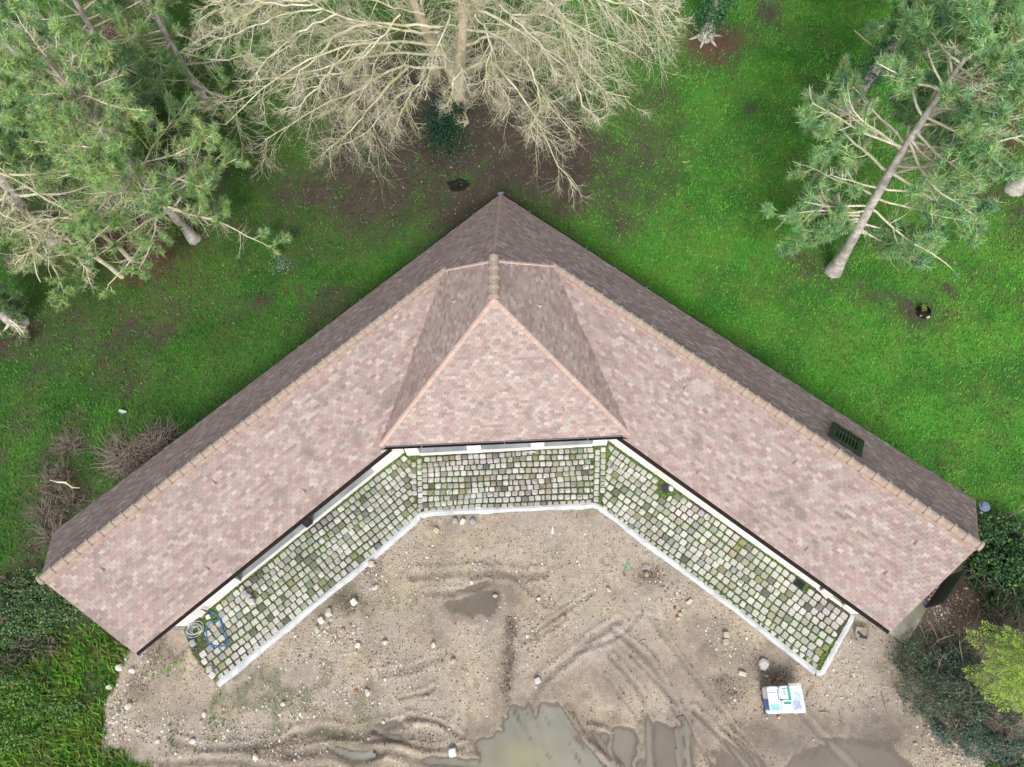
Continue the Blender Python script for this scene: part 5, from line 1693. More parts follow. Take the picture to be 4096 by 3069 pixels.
# ground-cover leaves: clumps of broad-leaved weeds
WEED = [(1510, 640, 150, 90, 1), (1600, 560, 120, 50, .8), (1730, 600, 150, 90, 1), (1850, 620, 120, 140, 1), (1930, 480, 90, 110, .7), (2060, 560, 90, 90, .7), (1290, 680, 110, 70, .9), (1340, 780, 120, 60, .8), (1200, 700, 60, 50, .6), (1720, 740, 80, 100, .8),
        (1560, 700, 120, 60, .5), (3110, 180, 60, 50, 1), (3190, 220, 60, 50, 1), (3400, 190, 30, 15, 1), (1180, 1100, 60, 60, .5), (830, 1250, 120, 60, .5), (700, 1330, 120, 60, .4), (3480, 1640, 180, 70, .8), (3550, 1700, 120, 60, .6), (2380, 1000, 80, 30, .5), (3080, 1390, 120, 60, .4),
        (500, 1660, 80, 30, .7), (620, 1500, 300, 80, .3), (900, 1560, 200, 60, .35), (640, 2030, 60, 60, .5), (130, 2150, 120, 120, .35), (2450, 1030, 100, 40, .4), (1100, 1250, 300, 100, .35), (420, 1450, 150, 80, .4), (2230, 620, 60, 60, .3), (2500, 700, 60, 60, .3),
        (3700, 1210, 60, 30, .5), (3520, 430, 40, 40, .8), (4040, 280, 60, 60, 1), (280, 1400, 80, 40, .8), (150, 1250, 100, 60, .3)]
gx, gy = sample(420000)
zz, yd, lt, gv, dk_, pl_, wt_, uu, vv, a1_, a2_ = ground(gx, gy)
wdn = np.zeros(len(gx))
for cx, cy, rx, ry, a in WEED: wdn = np.maximum(wdn, a * ell(uu, vv, cx, cy, rx, ry))
cl = sst(.50, .62, fbm(gx, gy, .33, 3, 111))
wdn = wdn * cl + .035 * cl * (1 - yd)
keep = (rng.random(len(gx)) < wdn) & (yd < .5)
k = keep.sum()
P = np.stack([gx[keep], gy[keep], zz[keep] + rng.uniform(.02, .09, k)], 1)
wo = foliage('weeds', None, P, rng.uniform(.035, .085, k), [(.07, .24, .035), (.11, .31, .05), (.05, .15, .055), (.20, .30, .05)], [5, 4, 3, 1], stretch=1.1, kind='stuff')
tag(wo, 'broad leaved weeds and young ivy in the leaf litter', 'weeds')
print('weeds', k)
gx, gy = sample(420000)
zz, yd, lt, gv, dk_, pl_, wt_, uu, vv, a1_, a2_ = ground(gx, gy)
keep = rng.random(len(gx)) < np.clip(lt * .5 * sst(.35, .6, a2_ + .1), 0, 1) * (1 - yd) + .006 * (1 - yd)
k = keep.sum()
P = np.stack([gx[keep], gy[keep], zz[keep] + rng.uniform(.01, .05, k)], 1)
lo = foliage('fallen_leaves', None, P, rng.uniform(.03, .075, k), [(.10, .072, .048), (.06, .045, .033), (.17, .125, .085), (.30, .24, .18), (.035, .028, .022)], [6, 6, 4, 1.2, 5], stretch=1.3, m='litter', kind='stuff')
tag(lo, 'brown fallen leaves and twigs under the trees', 'leaves')
print('litter', k)


def stones_arr(P, size, pal, w, name, label, flat=.6):
    """rough little polyhedra: squashed, jittered octahedra with cut tops"""
    n = len(P)
    base = np.array([(1, 0, 0), (.35, .85, 0), (-.7, .7, 0), (-.9, -.35, 0), (0, -1, 0), (.75, -.65, 0), (.45, .1, .9), (-.35, .35, .85), (-.2, -.5, .9)], float)
    V = base[None] * rng.uniform(.7, 1.25, (n, 9, 1)) * np.array([1, 1, flat])
    a = rng.uniform(0, 6.28, n); ca, sa = np.cos(a)[:, None], np.sin(a)[:, None]
    x = V[:, :, 0] * ca - V[:, :, 1] * sa; y = V[:, :, 0] * sa + V[:, :, 1] * ca
    V = np.stack([x * rng.uniform(.6, 1, (n, 1)), y, V[:, :, 2]], -1) * size[:, None, None] * .5 + P[:, None]
    f = np.array([(0, 1, 6), (1, 7, 6), (1, 2, 7), (2, 3, 7), (3, 8, 7), (3, 4, 8), (4, 5, 8), (5, 6, 8), (5, 0, 6), (6, 7, 8)])
    F = (f[None] + (np.arange(n) * 9)[:, None, None]).reshape(-1, 3)
    pal = np.array(pal); T = pal[rng.choice(len(pal), n, p=np.array(w) / sum(w))] * rng.uniform(.75, 1.15, (n, 1))
    o = mesh(name, V.reshape(-1, 3), F, M['rock'], None, np.repeat(T, 10, 0))
    return tag(o, label, 'gravel', kind='stuff')


gx, gy = sample(760000, -15, 17, -4, 11)
zz, yd, lt, gv, dk_, pl_, wt_, uu, vv, a1_, a2_ = ground(gx, gy)
pr = (gv * .42 * sst(.3, .55, a2_ + .1) + .10 * (1 - pl_) * sst(.35, .6, a1_) + .02 + .07 * (uu < 1800)) * (1 - .8 * (wt_ > .6)) * yd + .004 * (vv > 2300) * (1 - yd)
keep = rng.random(len(gx)) < pr
k = keep.sum()
size = .016 + .030 * rng.random(k) ** 2.2 + (rng.random(k) < .04 + .16 * gv[keep]) * rng.uniform(.02, .085, k)
P = np.stack([gx[keep], gy[keep], zz[keep] + size * .08], 1)
stones_arr(P, size, [(.44, .40, .34), (.56, .53, .48), (.36, .30, .22), (.26, .22, .18), (.62, .59, .55), (.32, .15, .10)], [6, 5, 5, 4, 2, .4], 'gravel', 'pale gravel and crushed stone strewn over the dirt yard')
print('gravel', k)
gx, gy = sample(500000, -15, 17, -4, 11)
zz, yd, lt, gv, dk_, pl_, wt_, uu, vv, a1_, a2_ = ground(gx, gy)
keep = rng.random(len(gx)) < (dk_ * .55 + .045 * (1 - pl_ * .7) * (a1_ > .45)) * yd * (wt_ < .8)
k = keep.sum()
size = rng.uniform(.02, .06, k)
P = np.stack([gx[keep], gy[keep], zz[keep]], 1)
stones_arr(P, size, [(.085, .065, .05), (.13, .10, .075), (.05, .04, .034), (.19, .15, .11)], [5, 4, 3, 3], 'soil_crumbs', 'dark crumbs of churned soil in the yard', flat=.4)
print('crumbs', k)

# ================================================================= SMALLER THINGS
rng = np.random.default_rng(151)
random.seed(5)


def gz(u, v, extra=0.0):
    p = G(u, v)
    z, *_ = ground(np.array([p[0]]), np.array([p[1]]))
    return p + [0, 0, float(z[0]) + extra]


def rock(name, u, v, sx, sy, sz, ang, label, cat, col, kind='rough', z=None, m='rock', group=None):
    """kind rough: irregular lump; block: worn rectangular stone"""
    p = gz(u, v) if z is None else G(u, v, z)
    if z is None: p[2] = max(p[2], -.02)
    ca, sa = math.cos(ang), math.sin(ang)
    V, F = [], []
    if kind == 'block':
        base = chaikin(chaikin([(-.5, -.5), (.5, -.5), (.5, .5), (-.5, .5)], .14), .25)
    else:
        base = [(math.cos(t) * .5 * random.uniform(.75, 1.1), math.sin(t) * .5 * random.uniform(.75, 1.1)) for t in np.linspace(0, 2 * math.pi, 10)[:-1]]
    k = len(base)
    for zz_, sc in ((-.15, .95), (.35, 1.0), (.8, .9 if kind == 'block' else .8), (1.0, .72 if kind == 'block' else .45)):
        for (x, y) in base:
            j = 1 if kind == 'block' else random.uniform(.9, 1.1)
            x2, y2 = x * sx * sc * j, y * sy * sc * j
            V.append((x2 * ca - y2 * sa, x2 * sa + y2 * ca, zz_ * sz * (1 if kind == 'block' else random.uniform(.85, 1.1))))
    for q in range(3):
        F += [(q * k + i, q * k + (i + 1) % k, (q + 1) * k + (i + 1) % k, (q + 1) * k + i) for i in range(k)]
    F.append(tuple(range(3 * k, 4 * k)))
    o = mesh(name, V, F, M[m], None, [tuple(np.array(col) * random.uniform(.95, 1.05))] * len(F))
    o.location = p
    return tag(o, label, cat, group)


PA = (.56, .53, .47); GY = (.42, .40, .36); TA = (.50, .42, .31); WH = (.66, .63, .58); RD = (.42, .20, .13)
ROCKS = [  # u v sx sy sz angle label colour kind
    ('cobblestone', 1821, 2085, .19, .17, .14, 0., 'pinkish loose sett below the middle kerb, leftmost of three', (.38, .31, .28), 'block'),
    ('cobblestone', 1852, 2087, .19, .16, .15, 1.0, 'white loose sett below the middle kerb, between two darker ones', WH, 'block'),
    ('cobblestone', 1891, 2088, .19, .18, .14, .7, 'grey loose sett below the middle kerb, rightmost of three', (.34, .34, .33), 'block'),
    ('cobblestone', 1745, 2122, .17, .20, .12, .9, 'tan loose sett lying alone left of the three by the kerb', TA, 'block'),
    ('cobblestone', 1487, 2258, .23, .20, .17, .1, 'cream sett resting against the outside of the left kerb', (.52, .47, .40), 'block'),
    ('cobblestone', 1417, 2409, .22, .22, .18, .6, 'white block sitting in a dark hollow below the left kerb', WH, 'block'),
    ('cobblestone', 1286, 2482, .20, .22, .15, .5, 'white block beside the rubble heap near the left kerb', WH, 'block'),
    ('cobblestone', 1433, 2582, .16, .18, .10, -.3, 'flat square white stone at the right end of the rubble heap', WH, 'block'),
    ('cobblestone', 2151, 2722, .21, .19, .15, .3, 'pale grey block alone in the middle of the yard', (.50, .50, .48), 'block'),
    ('cobblestone', 1811, 3010, .25, .26, .16, .1, 'bright white block on dark mud near the bottom edge', (.72, .70, .66), 'block'),
    ('cobblestone', 2903, 2540, .20, .20, .14, 0., 'tan sett on the right gravel patch, upper of a touching pair', (.46, .41, .34), 'block'),
    ('cobblestone', 2902, 2567, .20, .19, .12, .05, 'tan sett on the right gravel patch, lower of a touching pair', (.44, .38, .31), 'block'),
    ('cobblestone', 2757, 2407, .24, .11, .10, .5, 'long whitish brick fragment on the right rubble near the kerb', PA, 'block'),
    ('cobblestone', 2968, 2695, .26, .14, .12, -.4, 'oblong whitish stone left of the wrapped pallet', PA, 'block'),
    ('cobblestone', 843, 2677, .23, .22, .16, .2, 'dislodged grey-white sett at the broken end of the left paving', GY, 'block'),
    ('cobblestone', 853, 2700, .22, .20, .14, .9, 'dislodged white sett beside the end tip of the left kerb', PA, 'block'),
    ('cobblestone', 775, 2573, .22, .22, .15, .5, 'grey sett lying loose at the sandy corner by the white cable', (.34, .33, .32), 'block'),
    ('rock', 1316, 2451, .25, .34, .14, .2, 'flat pale slab-like stone above the rubble heap', (.50, .46, .40), 'rough'),
    ('rock', 1269, 2516, .20, .26, .13, .2, 'rounded cream stone at the left end of the rubble heap', (.50, .46, .38), 'rough'),
    ('rock', 1313, 2506, .15, .17, .10, 0., 'ochre stone between the weeds on the rubble heap', (.44, .36, .22), 'rough'),
    ('rock', 1500, 2350, .28, .17, .12, .5, 'pale wedge-shaped rock on the path right of the left kerb', (.50, .47, .42), 'rough'),
    ('rock', 1470, 2770, .19, .30, .12, .3, 'long cream rock lying right of the lower gravel heap', (.58, .55, .46), 'rough'),
    ('rock', 1540, 2570, .22, .20, .14, 0., 'grey-white rock with a dark shadowed side in the left yard', PA, 'rough'),
    ('rock', 1735, 2580, .18, .20, .12, 0., 'small pale rock half sunk in mud at mid yard', PA, 'rough'),
    ('rock', 1812, 2645, .20, .17, .13, .5, 'grey rock lying in a small hollow at mid yard', GY, 'rough'),
    ('rock', 1887, 2331, .15, .17, .10, 0., 'white rounded stone above the small brown puddle', WH, 'rough'),
    ('rock', 1980, 2383, .20, .15, .10, 0., 'ochre rounded stone right of the small brown puddle', (.48, .40, .26), 'rough'),
    ('rock', 2434, 2360, .22, .16, .12, -.8, 'yellowish rock standing in churned mud below the right kerb', (.52, .44, .30), 'rough'),
    ('rock', 2155, 2395, .15, .13, .10, 0., 'small white stone lying among wheel marks', WH, 'rough'),
    ('rock', 2586, 2297, .20, .19, .14, .4, 'brown-grey rock near the kerb beside the striped ribbon', (.34, .28, .21), 'rough'),
    ('rock', 2585, 2268, .34, .26, .05, .1, 'grey flat stone half buried in dark soil by the right kerb', (.30, .28, .26), 'rough'),
    ('rock', 2718, 2458, .19, .17, .11, 0., 'tan stone in the right gravel, higher of two side by side', TA, 'rough'),
    ('rock', 2711, 2474, .18, .14, .10, 0., 'tan stone in the right gravel, lower of two side by side', (.45, .38, .28), 'rough'),
    ('rock', 3055, 2655, .42, .42, .15, .4, 'round pale lump of hardened concrete above the wrapped pallet', (.52, .50, .46), 'rough'),
    ('rock', 3113, 2870, .12, .12, .08, .4, 'small ochre stone just below the wrapped pallet', (.50, .38, .24), 'rough'),
    ('rock', 478, 2672, .25, .28, .16, .2, 'big jagged white rock where lawn meets rubble left of the gable', WH, 'rough'),
    ('rock', 528, 2682, .20, .17, .14, 0., 'angular white rock just right of the big jagged one', WH, 'rough'),
    ('rock', 440, 2750, .22, .20, .14, 0., 'pale grey boulder at the top of the left rubble edge', PA, 'rough'),
    ('rock', 517, 2825, .24, .22, .16, .5, 'pale grey pyramid-shaped rock on the left rubble edge', PA, 'rough'),
    ('rock', 474, 2852, .16, .18, .12, .5, 'small grey rock below the pyramid-shaped one', GY, 'rough'),
    ('rock', 773, 2966, .22, .19, .12, 0., 'squarish white rock in the lower left yard', WH, 'rough'),
    ('rock', 818, 2858, .15, .19, .10, 0., 'tall white stone in the lower left yard, above the squarish one', WH, 'rough'),
    ('rock', 632, 2965, .20, .14, .10, .4, 'cream rock at the grassy lower left rubble', PA, 'rough'),
    ('rock', 1025, 3030, .17, .26, .12, .3, 'oval white rock near the bottom edge on dark soil', WH, 'rough'),
    ('rock', 1134, 2815, .20, .17, .12, 0., 'pale grey stone beside weeds in the lower left gravel', PA, 'rough'),
    ('rock', 555, 2918, .16, .16, .10, 0., 'yellow-cream stone amid small rubble on the lower left', (.55, .49, .36), 'rough'),
    ('rock', 1533, 2888, .14, .14, .10, 0., 'cream stone at the head of a wheel rut near the bottom', PA, 'rough'),
    ('rock', 3660, 2975, .13, .10, .06, 0., 'small tan stone in the wet patch by the lower right gravel', (.45, .38, .28), 'rough'),
    ('brick_fragment', 1374, 2519, .11, .11, .07, 0., 'reddish brick fragment on the rubble heap near the left kerb', RD, 'block'),
    ('brick_fragment', 1424, 2768, .13, .12, .07, .4, 'reddish brick fragment in the lower gravel heap', RD, 'block'),
    ('brick_fragment', 3111, 2717, .10, .09, .06, 0., 'orange-red tile fragment right above the wrapped pallet', (.5, .18, .09), 'block'),
    ('brick_fragment', 2700, 2434, .10, .09, .06, .6, 'dark red tile fragment on the right gravel', (.36, .12, .08), 'block'),
    ('rock', 983, 2377, .24, .20, .20, .3, 'grey sett piled on the left paving, leftmost of three', (.34, .34, .34), 'block', .07),
    ('rock', 1000, 2388, .18, .17, .22, 1.1, 'small grey sett piled on the left paving, middle of three', (.38, .37, .37), 'block', .07),
    ('rock', 1010, 2408, .22, .21, .18, .2, 'pale sett piled on the left paving, lowest of three', (.48, .47, .46), 'block', .07),
    ('rock', 2683, 1955, .18, .24, .12, .3, 'rounded white stone beside the dark drain cover', (.66, .66, .62), 'rough', .04),
    ('rock', 835, 2468, .16, .15, .10, .3, 'little white offcut on the bare sand by the hose', WH, 'block', .03),
]
for r_ in ROCKS:
    nm, u, v, sx, sy, sz, a, lb, col, kd = r_[:10]
    rock(nm, u, v, sx, sy, sz, a, lb, {'cobblestone': 'sett', 'rock': 'stone', 'brick_fragment': 'brick'}[nm] if 'sett' not in lb else 'sett', col, kd, z=r_[10] if len(r_) > 10 else None)
# triangular white offcut standing below the middle kerb
a, b, c3 = G(2211, 2104), G(2204, 2133), G(2216, 2137)
o = Geo().prism([a[:2], b[:2], (c3)[:2]], -.01, .03).make('stone_offcut', M['white']); tag(o, 'slim white triangular offcut below the middle kerb', 'offcut')

# wrapped bags on a pallet
pc = G(3118, 2800)
ex = G(3205, 2795) - G(3045, 2800); ex /= np.linalg.norm(ex); ey = np.array([-ex[1], ex[0], 0]); ez = up_
pal = root('pallet', pc, 'wooden pallet under the stack of white plastic bags', 'pallet')
PLx, PLy = .55, .40
for j in range(3):
    g = Geo(); g.box(pc + ey * (-.34 + j * .34) + ez * .05, ex * PLx, ey * .045, ez * .045); g.make('bearer', M['wood'], pal)
for j in range(6):
    g = Geo(); g.box(pc + ex * (-.48 + j * .192) + ez * .107, ex * .05, ey * PLy, ez * .012); g.make('deck_board', M['dead'], pal)
bs = root('bag_stack', pc + ez * .125, 'film wrapped stack of white bags with blue and green print in the yard', 'bags')


def bag(cx, cy, z, hx, hy, hz, seed):
    rr = random.Random(seed)
    prof = chaikin(chaikin([(-hx, -hy), (hx, -hy), (hx, hy), (-hx, hy)], .12), .25)
    V = []
    lv = ((-1, .90), (-.55, 1.0), (.45, 1.0), (.9, .93), (1.0, .80))
    for zz_, s_ in lv:
        for (x, y) in prof:
            w = 1 + rr.uniform(-.012, .012)
            p = pc + ex * (cx + x * s_ * w) + ey * (cy + y * s_ * w) + ez * (z + zz_ * hz + rr.uniform(-.004, .004))
            V.append(p)
    k = len(prof); F = []
    for q in range(len(lv) - 1): F += [(q * k + i, q * k + (i + 1) % k, (q + 1) * k + (i + 1) % k, (q + 1) * k + i) for i in range(k)]
    F += [tuple(range((len(lv) - 1) * k, len(lv) * k)), tuple(range(k))[::-1]]
    o = mesh('bag', np.array(V) - wloc(bs), F, M['plastic'], bs, smooth=False)
    return o


lay = .098
for L_ in range(5):
    z = .125 + lay * (L_ + .5)
    sh_ = random.uniform(-.01, .01)
    for cx, cy, hx, hy in ((-.335, .0, .185, .385), (.02, .195, .165, .19), (.02, -.195, .165, .19), (.375, 0, .185, .385)):
        b_o = bag(cx + sh_, cy, z, hx, hy, lay * .52, L_ * 7 + int(cx * 10))
zt = .125 + lay * 5 + .004


def patch(name, x0, x1, y0, y1, m, z=zt + .002):
    V = [pc + ex * x + ey * y + ez * (z + random.uniform(0, .004)) for x, y in ((x0, y0), (x1, y0), (x1, y1), (x0, y1))]
    V += [v - ez * .004 for v in V]
    mesh(name, np.array(V) - wloc(bs), [(0, 1, 2, 3), (4, 5, 1, 0), (5, 6, 2, 1), (6, 7, 3, 2), (7, 4, 0, 3)], m, bs)


patch('pale_blue_print', -.47, -.20, -.30, -.13, M['cyanp']); patch('green_print', -.215, -.185, -.02, .28, M['greenp']); patch('green_print', -.05, .09, .29, .32, M['greenp'])
patch('green_print', .10, .17, -.03, .33, M['greenp']); patch('green_print', -.06, .15, -.14, -.07, M['greenp']); patch('blue_print', .22, .44, -.30, -.04, M['bluep']); patch('blue_print', .12, .17, .33, .36, M['bluep'])
patch('grey_lettering', -.47, -.25, .17, .205, M['grey_p']); patch('grey_lettering', -.03, .04, .12, .26, M['grey_p']); patch('pale_blue_print', .30, .47, -.04, .20, M['cyanp'])
for L_ in range(5):
    g = Geo(); z = .125 + lay * (L_ + .5)
    g.box(pc + ex * (-.527) + ey * (-.12) + ez * z, ex * .004, ey * .15, ez * .030); g.make('blue_print', M['bluep'], bs)
# crumpled film over the top right
g = Geo()
V = []
nx_, ny_ = 9, 12
for i in range(nx_):
    for j in range(ny_):
        x = .16 + .43 * i / (nx_ - 1); y = -.40 + .84 * j / (ny_ - 1)
        V.append(pc + ex * x + ey * y + ez * (zt + .012 + random.uniform(0, .02) - (.10 if i == nx_ - 1 else 0)))
F = [(i * ny_ + j, (i + 1) * ny_ + j, (i + 1) * ny_ + j + 1, i * ny_ + j + 1) for i in range(nx_ - 1) for j in range(ny_ - 1)]
m, nn, ll, pp = nmat('clear_film')
pp.inputs['Roughness'].default_value = .15; pp.inputs['Base Color'].default_value = (.9, .92, .95, 1); pp.inputs['Alpha'].default_value = .45
mesh('film', np.array(V) - wloc(bs), F, m, bs)

# blue hose, lying over the paving
hz = .095
hp = [(838, 2447), (862, 2456), (880, 2480), (892, 2520), (908, 2550), (908, 2572), (893, 2585), (865, 2586), (840, 2578), (828, 2560), (825, 2530), (832, 2500), (848, 2486), (865, 2482)]
hl = smoothline([G(u, v, hz) for u, v in hp], 90)
o = tubeobj('garden_hose', hl, [.016] * len(hl), M['hose'], None, 8)
tag(o, 'blue garden hose looped on the end of the left paving', 'hose')
rng = np.random.default_rng(161)
cc_ = G(780, 2520, .10)
pts = []
for i in range(150):
    t = i / 150 * 6 * 2 * math.pi
    r_ = .19 + .06 * math.sin(t * .37 + 1) + .03 * math.sin(t * 1.3)
    pts.append(cc_ + [math.cos(t) * r_ * 1.1 + .05 * math.sin(t * .21), math.sin(t) * r_ * .8 + .05 * math.cos(t * .17), .03 * i / 150 + .02 * math.sin(t * .6)])
o = tubeobj('coiled_cable', pts, [.0085] * len(pts), M['cable'], None, 5); tag(o, 'loose coil of white cable at the left wall corner', 'cable')
o = tubeobj('thin_cable', smoothline([G(675, 2522, .6), G(700, 2518, .5), G(735, 2522, .25), G(762, 2530, .12), G(770, 2545, .08), G(760, 2552, .06), G(752, 2540, .06)], 40), [.008] * 37, M['hose'], None, 5)
tag(o, 'thin blue cable running from the white coil along the wall', 'cable')
g = Geo(); tp = G(838, 2448, 0)
w_ = Wood(); w_.line([tp + [0, 0, 0], tp + [0, 0, .5], tp + [0, 0, .62]], [.02, .02, .015], 8)
tap = root('standpipe', tp, 'short dark standpipe tap feeding the blue hose', 'tap'); w_.make('pipe', M['iron'], tap)
w_ = Wood(); w_.line([tp + [0, 0, .52], tp + [.06, -.05, .52], tp + [.08, -.07, .44]], [.014, .014, .012], 6); w_.line([tp + [-.04, 0, .63], tp + [.04, 0, .63]], [.008, .008], 6); w_.make('spout', M['red'], tap)

# white stake by the third pier
rs = G(2125, 1812)
st_ = root('white_stake', rs, 'thin white stake on a small flat foot before the third pier', 'stake')
w_ = Wood(); w_.line([rs, rs + [0, 0, .5], rs + [.02, 0, 1.05]], [.014, .014, .012], 6); w_.make('rod', M['cable'], st_)
Geo().box(rs + [0, 0, .085], (.17, -.01, 0), (0, .022, 0), (0, 0, .008)).make('foot', M['cable'], st_)
# ribbon
rb_ = smoothline([gz(2513, 2238, .02), gz(2508, 2262, .05), gz(2502, 2285, .03), gz(2494, 2308, .02)], 20)
V, F = [], []
for i, p in enumerate(rb_):
    V += [p + [-.035 * math.cos(i), .01, .012 * math.sin(i * 1.7)], p + [.035 * math.cos(i), -.01, -.0]]
F = [(2 * i, 2 * i + 1, 2 * i + 3, 2 * i + 2) for i in range(len(rb_) - 1)]
V = np.array(V); V[:, 2] = np.maximum(V[:, 2], V[:, 2])
V2 = V - [0, 0, .004]; n_ = len(V)
o = mesh('plastic_ribbon', np.concatenate([V, V2]), F + [tuple(i + n_ for i in f[::-1]) for f in F], M['teal']); tag(o, 'twisted green and red plastic strip in the mud by the right kerb', 'plastic')
o2 = Geo().box(gz(2497, 2300, .045), (.03, .015, 0), (-.02, .05, 0), (0, 0, .006)).make('red_end', M['red'], o)
# pale rings on the yard
for (u, v, lb) in ((1905, 2273, 'small pale ring lying on the dirt above the brown puddle'),):
    th = np.linspace(0, 2 * math.pi, 25); p = gz(u, v, .02)
    o = tubeobj('plastic_ring', [p + [.065 * math.cos(t), .065 * math.sin(t), 0] for t in th], [.010] * 25, M['cable'], None, 6); tag(o, lb, 'ring')
# cast manhole-like lump of rubbish by the porch
p = gz(3448, 2535)
jb = root('rubbish_heap', p, 'crumpled grey sheet metal scrap on the ground near the right porch', 'scrap')
for i in range(7):
    g = Geo(); a = random.uniform(0, 3); q = p + [random.uniform(-.1, .1), random.uniform(-.1, .1), .03 + i * .02]
    g.box(q, (.15 * math.cos(a), .15 * math.sin(a), random.uniform(-.04, .04)), (-.11 * math.sin(a), .11 * math.cos(a), random.uniform(-.04, .04)), (0, 0, .006)); g.make('sheet', M['iron'] if i % 2 else M['bark'], jb)
# flue beside the right gable
fp = G(3900, 2040, 0); fp2 = G(3937, 2026, 1.9)
fl = root('flue_pipe', fp2 * [1, 1, 0], 'blue-grey vent pipe with round cap beside the right back corner', 'pipe')
fb = fp2 * [1, 1, 0]
w_ = Wood(); w_.line([fb + [-.35, -.02, 1.35], fb + [-.1, 0, 1.35], fb + [0, 0, 1.42], fb + [0, 0, 1.9]], [.06, .06, .06, .06], 12); w_.make('pipe', M['gutter'], fl)
th = np.linspace(0, 2 * math.pi, 21)[:-1]
g = Geo(); g.prism([(fb[0] + .165 * math.cos(t), fb[1] + .165 * math.sin(t)) for t in th], 1.88, 1.93); g.make('cap', M['zinc'], fl)
g = Geo(); g.prism([(fb[0] + .11 * math.cos(t), fb[1] + .11 * math.sin(t)) for t in th], 1.935, 2.0); g.make('cap_top', M['zinc'], fl)
g = Geo().prism([LW(3890, 2050)[:2], LW(3902, 2040)[:2], LW(3932, 2062)[:2], LW(3908, 2072)[:2], LW(3885, 2080)[:2]], -.02, .07); o = g.make('concrete_pad', M['pslab']); tag(o, 'small concrete pad below the vent pipe at the right back corner', 'slab')
# dark shutter panel standing under the right gable
a, b = G(3702, 2436, .1), G(3790, 2310, .1)
sp = root('dark_panel', (a + b) / 2 * [1, 1, 0], 'dark blue-grey panel door standing under the right gable', 'panel')
u_ = (b - a) / np.linalg.norm(b - a); n_ = np.array([-u_[1], u_[0], 0]); L_ = np.linalg.norm(b - a)
if n_ @ (G(3500, 2200) - a) < 0: n_ = -n_
for i in range(6):
    g = Geo(); g.box(a + u_ * L_ * (i + .5) / 6 + [0, 0, .65] + n_ * .03, u_ * (L_ / 12 - .006), n_ * .025, (0, 0, .62)); g.make('board', M['gutter'], sp)
g = Geo(); g.box(a + u_ * .12 + n_ * .2 + [0, 0, .12], u_ * .03, n_ * .22, (0, 0, .02)); g.box(a + u_ * .2 + n_ * .2 + [0, 0, .12], u_ * .02, n_ * .2, (0, 0, .015)); g.make('track', M['zinc'], sp)
o = tubeobj('corrugated_pipe', smoothline([G(3845, 2262, .06), G(3868, 2270, .06), G(3890, 2264, .07), G(3900, 2256, .06)], 24), [.05] * 25, M['gutter'], None, 8); tag(o, 'short black drainage pipe half hidden under the right gable edge', 'pipe')
# burnt hollow near the roof peak
p = gz(1835, 742)
for nm, rx, ry, z_, mm in (('burnt_patch', .5, .36, .012, 'charcoal'),):
    th = np.linspace(0, 2 * math.pi, 33)[:-1]; k = len(th)
    rr_ = 1 + .25 * (vnoise(np.cos(th) * 2 + 5, np.sin(th) * 2 + 5, 3) - .5) * 2
    V = [p + [math.cos(t) * rx * r_, math.sin(t) * ry * r_, -.02] for t, r_ in zip(th, rr_)] + [p + [math.cos(t) * rx * r_ * .8, math.sin(t) * ry * r_ * .8, .07 + random.uniform(-.015, .015)] for t, r_ in zip(th, rr_)] \
        + [p + [math.cos(t) * rx * r_ * .4, math.sin(t) * ry * r_ * .4, .05 + random.uniform(-.03, .03)] for t, r_ in zip(th, rr_)] + [p + [0, 0, .03]]
    F = [(q * k + i, q * k + (i + 1) % k, (q + 1) * k + (i + 1) % k, (q + 1) * k + i) for q in (0, 1) for i in range(k)] + [(2 * k + i, 2 * k + (i + 1) % k, 3 * k) for i in range(k)]
    o = mesh(nm, V, F, M[mm]); tag(o, 'charred black remains of a fire between bare tree and roof peak', 'ash heap')
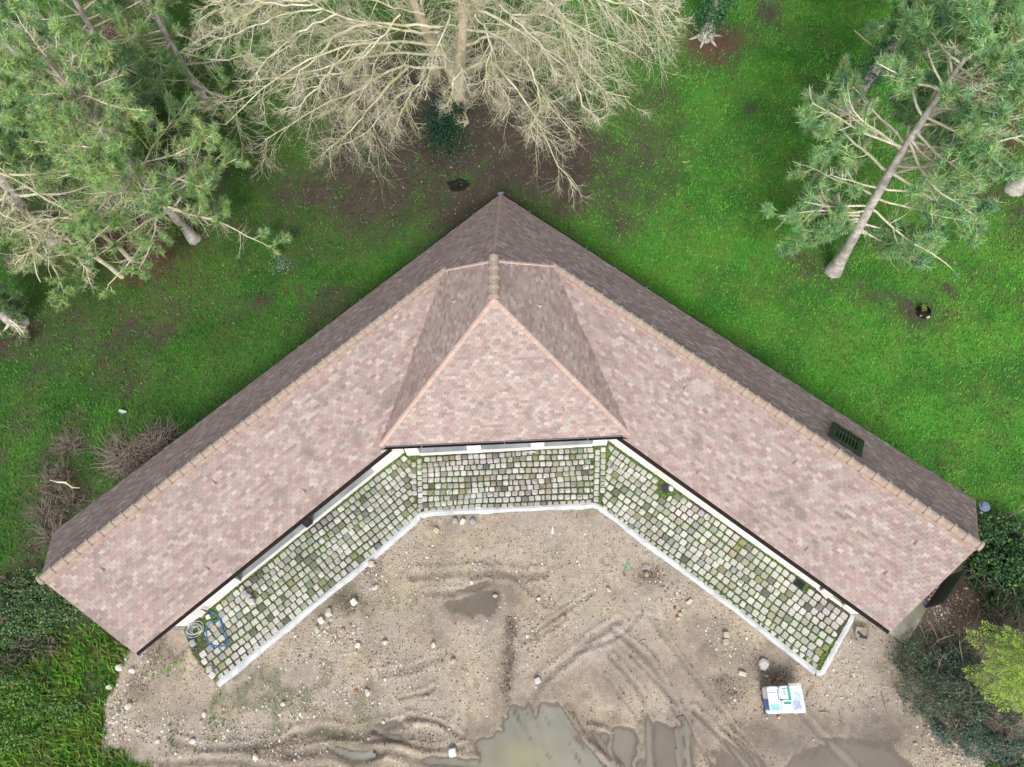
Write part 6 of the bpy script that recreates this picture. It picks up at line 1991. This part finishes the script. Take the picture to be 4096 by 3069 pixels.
# mossy stump on the right lawn
p = gz(3692, 1252)
stp = root('tree_stump', p, 'low dark mossy stump with broken wood on the right lawn', 'stump')
w_ = Wood(); w_.line([p, p + [0, 0, .12], p + [.02, 0, .22]], [.30, .25, .2], 12); w_.make('wood', M['charcoal'], stp)
for i in range(5):
    g = Geo(); a_ = random.uniform(0, 6); q = p + [.18 * math.cos(a_), .18 * math.sin(a_) - .1, .10]; g.box(q, (.06, .02, 0), (-.01, .03, 0), (0, 0, .03)); g.make('splinter', M['cut'] if i % 2 else M['dead'], stp)
q = nrm(rng.normal(0, 1, (220, 3))); P = p + [-.02, .16, .2] + q * [.10, .08, .04]
foliage('moss_cushion', stp, P, rng.uniform(.03, .05, 220), [(.30, .36, .04), (.2, .25, .03)], [1, 1])
# white feathers on the lawn
p = gz(1133, 1062); n = 230
q = rng.normal(0, 1, (n, 2)) * [.24, .22]
P = np.stack([p[0] + q[:, 0], p[1] + q[:, 1], p[2] + rng.uniform(.03, .09, n)], 1)
o = foliage('feathers', None, P, rng.uniform(.02, .045, n), [(.45, .52, .54), (.36, .44, .46)], [1, 1]); tag(o, 'scatter of white feathers on the grass left of the roof', 'feathers', kind='stuff')
# sticks on the ground
def stick(pts, r, m, name, label, cat, k=6):
    L_ = smoothline([gz(u, v, z) for u, v, z in pts], 14)
    o = tubeobj(name, L_, np.linspace(r, r * .5, len(L_)), m, None, k)
    return tag(o, label, cat)


stick([(3890, 722, .05), (3915, 712, .07), (3950, 695, .06)], .03, M['bark'], 'fallen_branch', 'grey stick lying on the grass right of the tall pine', 'branch')
stick([(2730, 648, .03), (2745, 652, .05), (2760, 645, .04)], .02, M['cut'], 'fallen_branch', 'pale short stick on the open lawn right of the bare tree', 'branch')
stick([(3250, 380, .05), (3300, 395, .08), (3330, 430, .05), (3335, 470, .03)], .025, M['dead'], 'fallen_branch', 'dark crooked branch by the reddish soil of the ivy pine', 'branch')
stick([(3525, 2770, .03), (3535, 2810, .05), (3548, 2850, .03)], .02, M['dead'], 'fallen_branch', 'dark thin stick lying on the dirt left of the big shrub', 'branch')
stick([(3224, 2790, .03), (3238, 2765, .06), (3255, 2748, .05)], .018, M['dead'], 'fallen_branch', 'dark curved stick just right of the wrapped pallet', 'branch')
stick([(3280, 2850, .03), (3300, 2848, .04), (3320, 2850, .03)], .018, M['dead'], 'fallen_branch', 'short dark stick below and right of the wrapped pallet', 'branch')
V, _ = cards(np.array([gz(492, 1650, .05)]), np.array([.36]))
o = mesh('plastic_scrap', np.concatenate([V, V - [0, 0, .01]]), [(0, 1, 2, 3), (7, 6, 5, 4)], M['slab']); tag(o, 'pale grey plastic scrap on the grass beyond the left back eave', 'plastic')
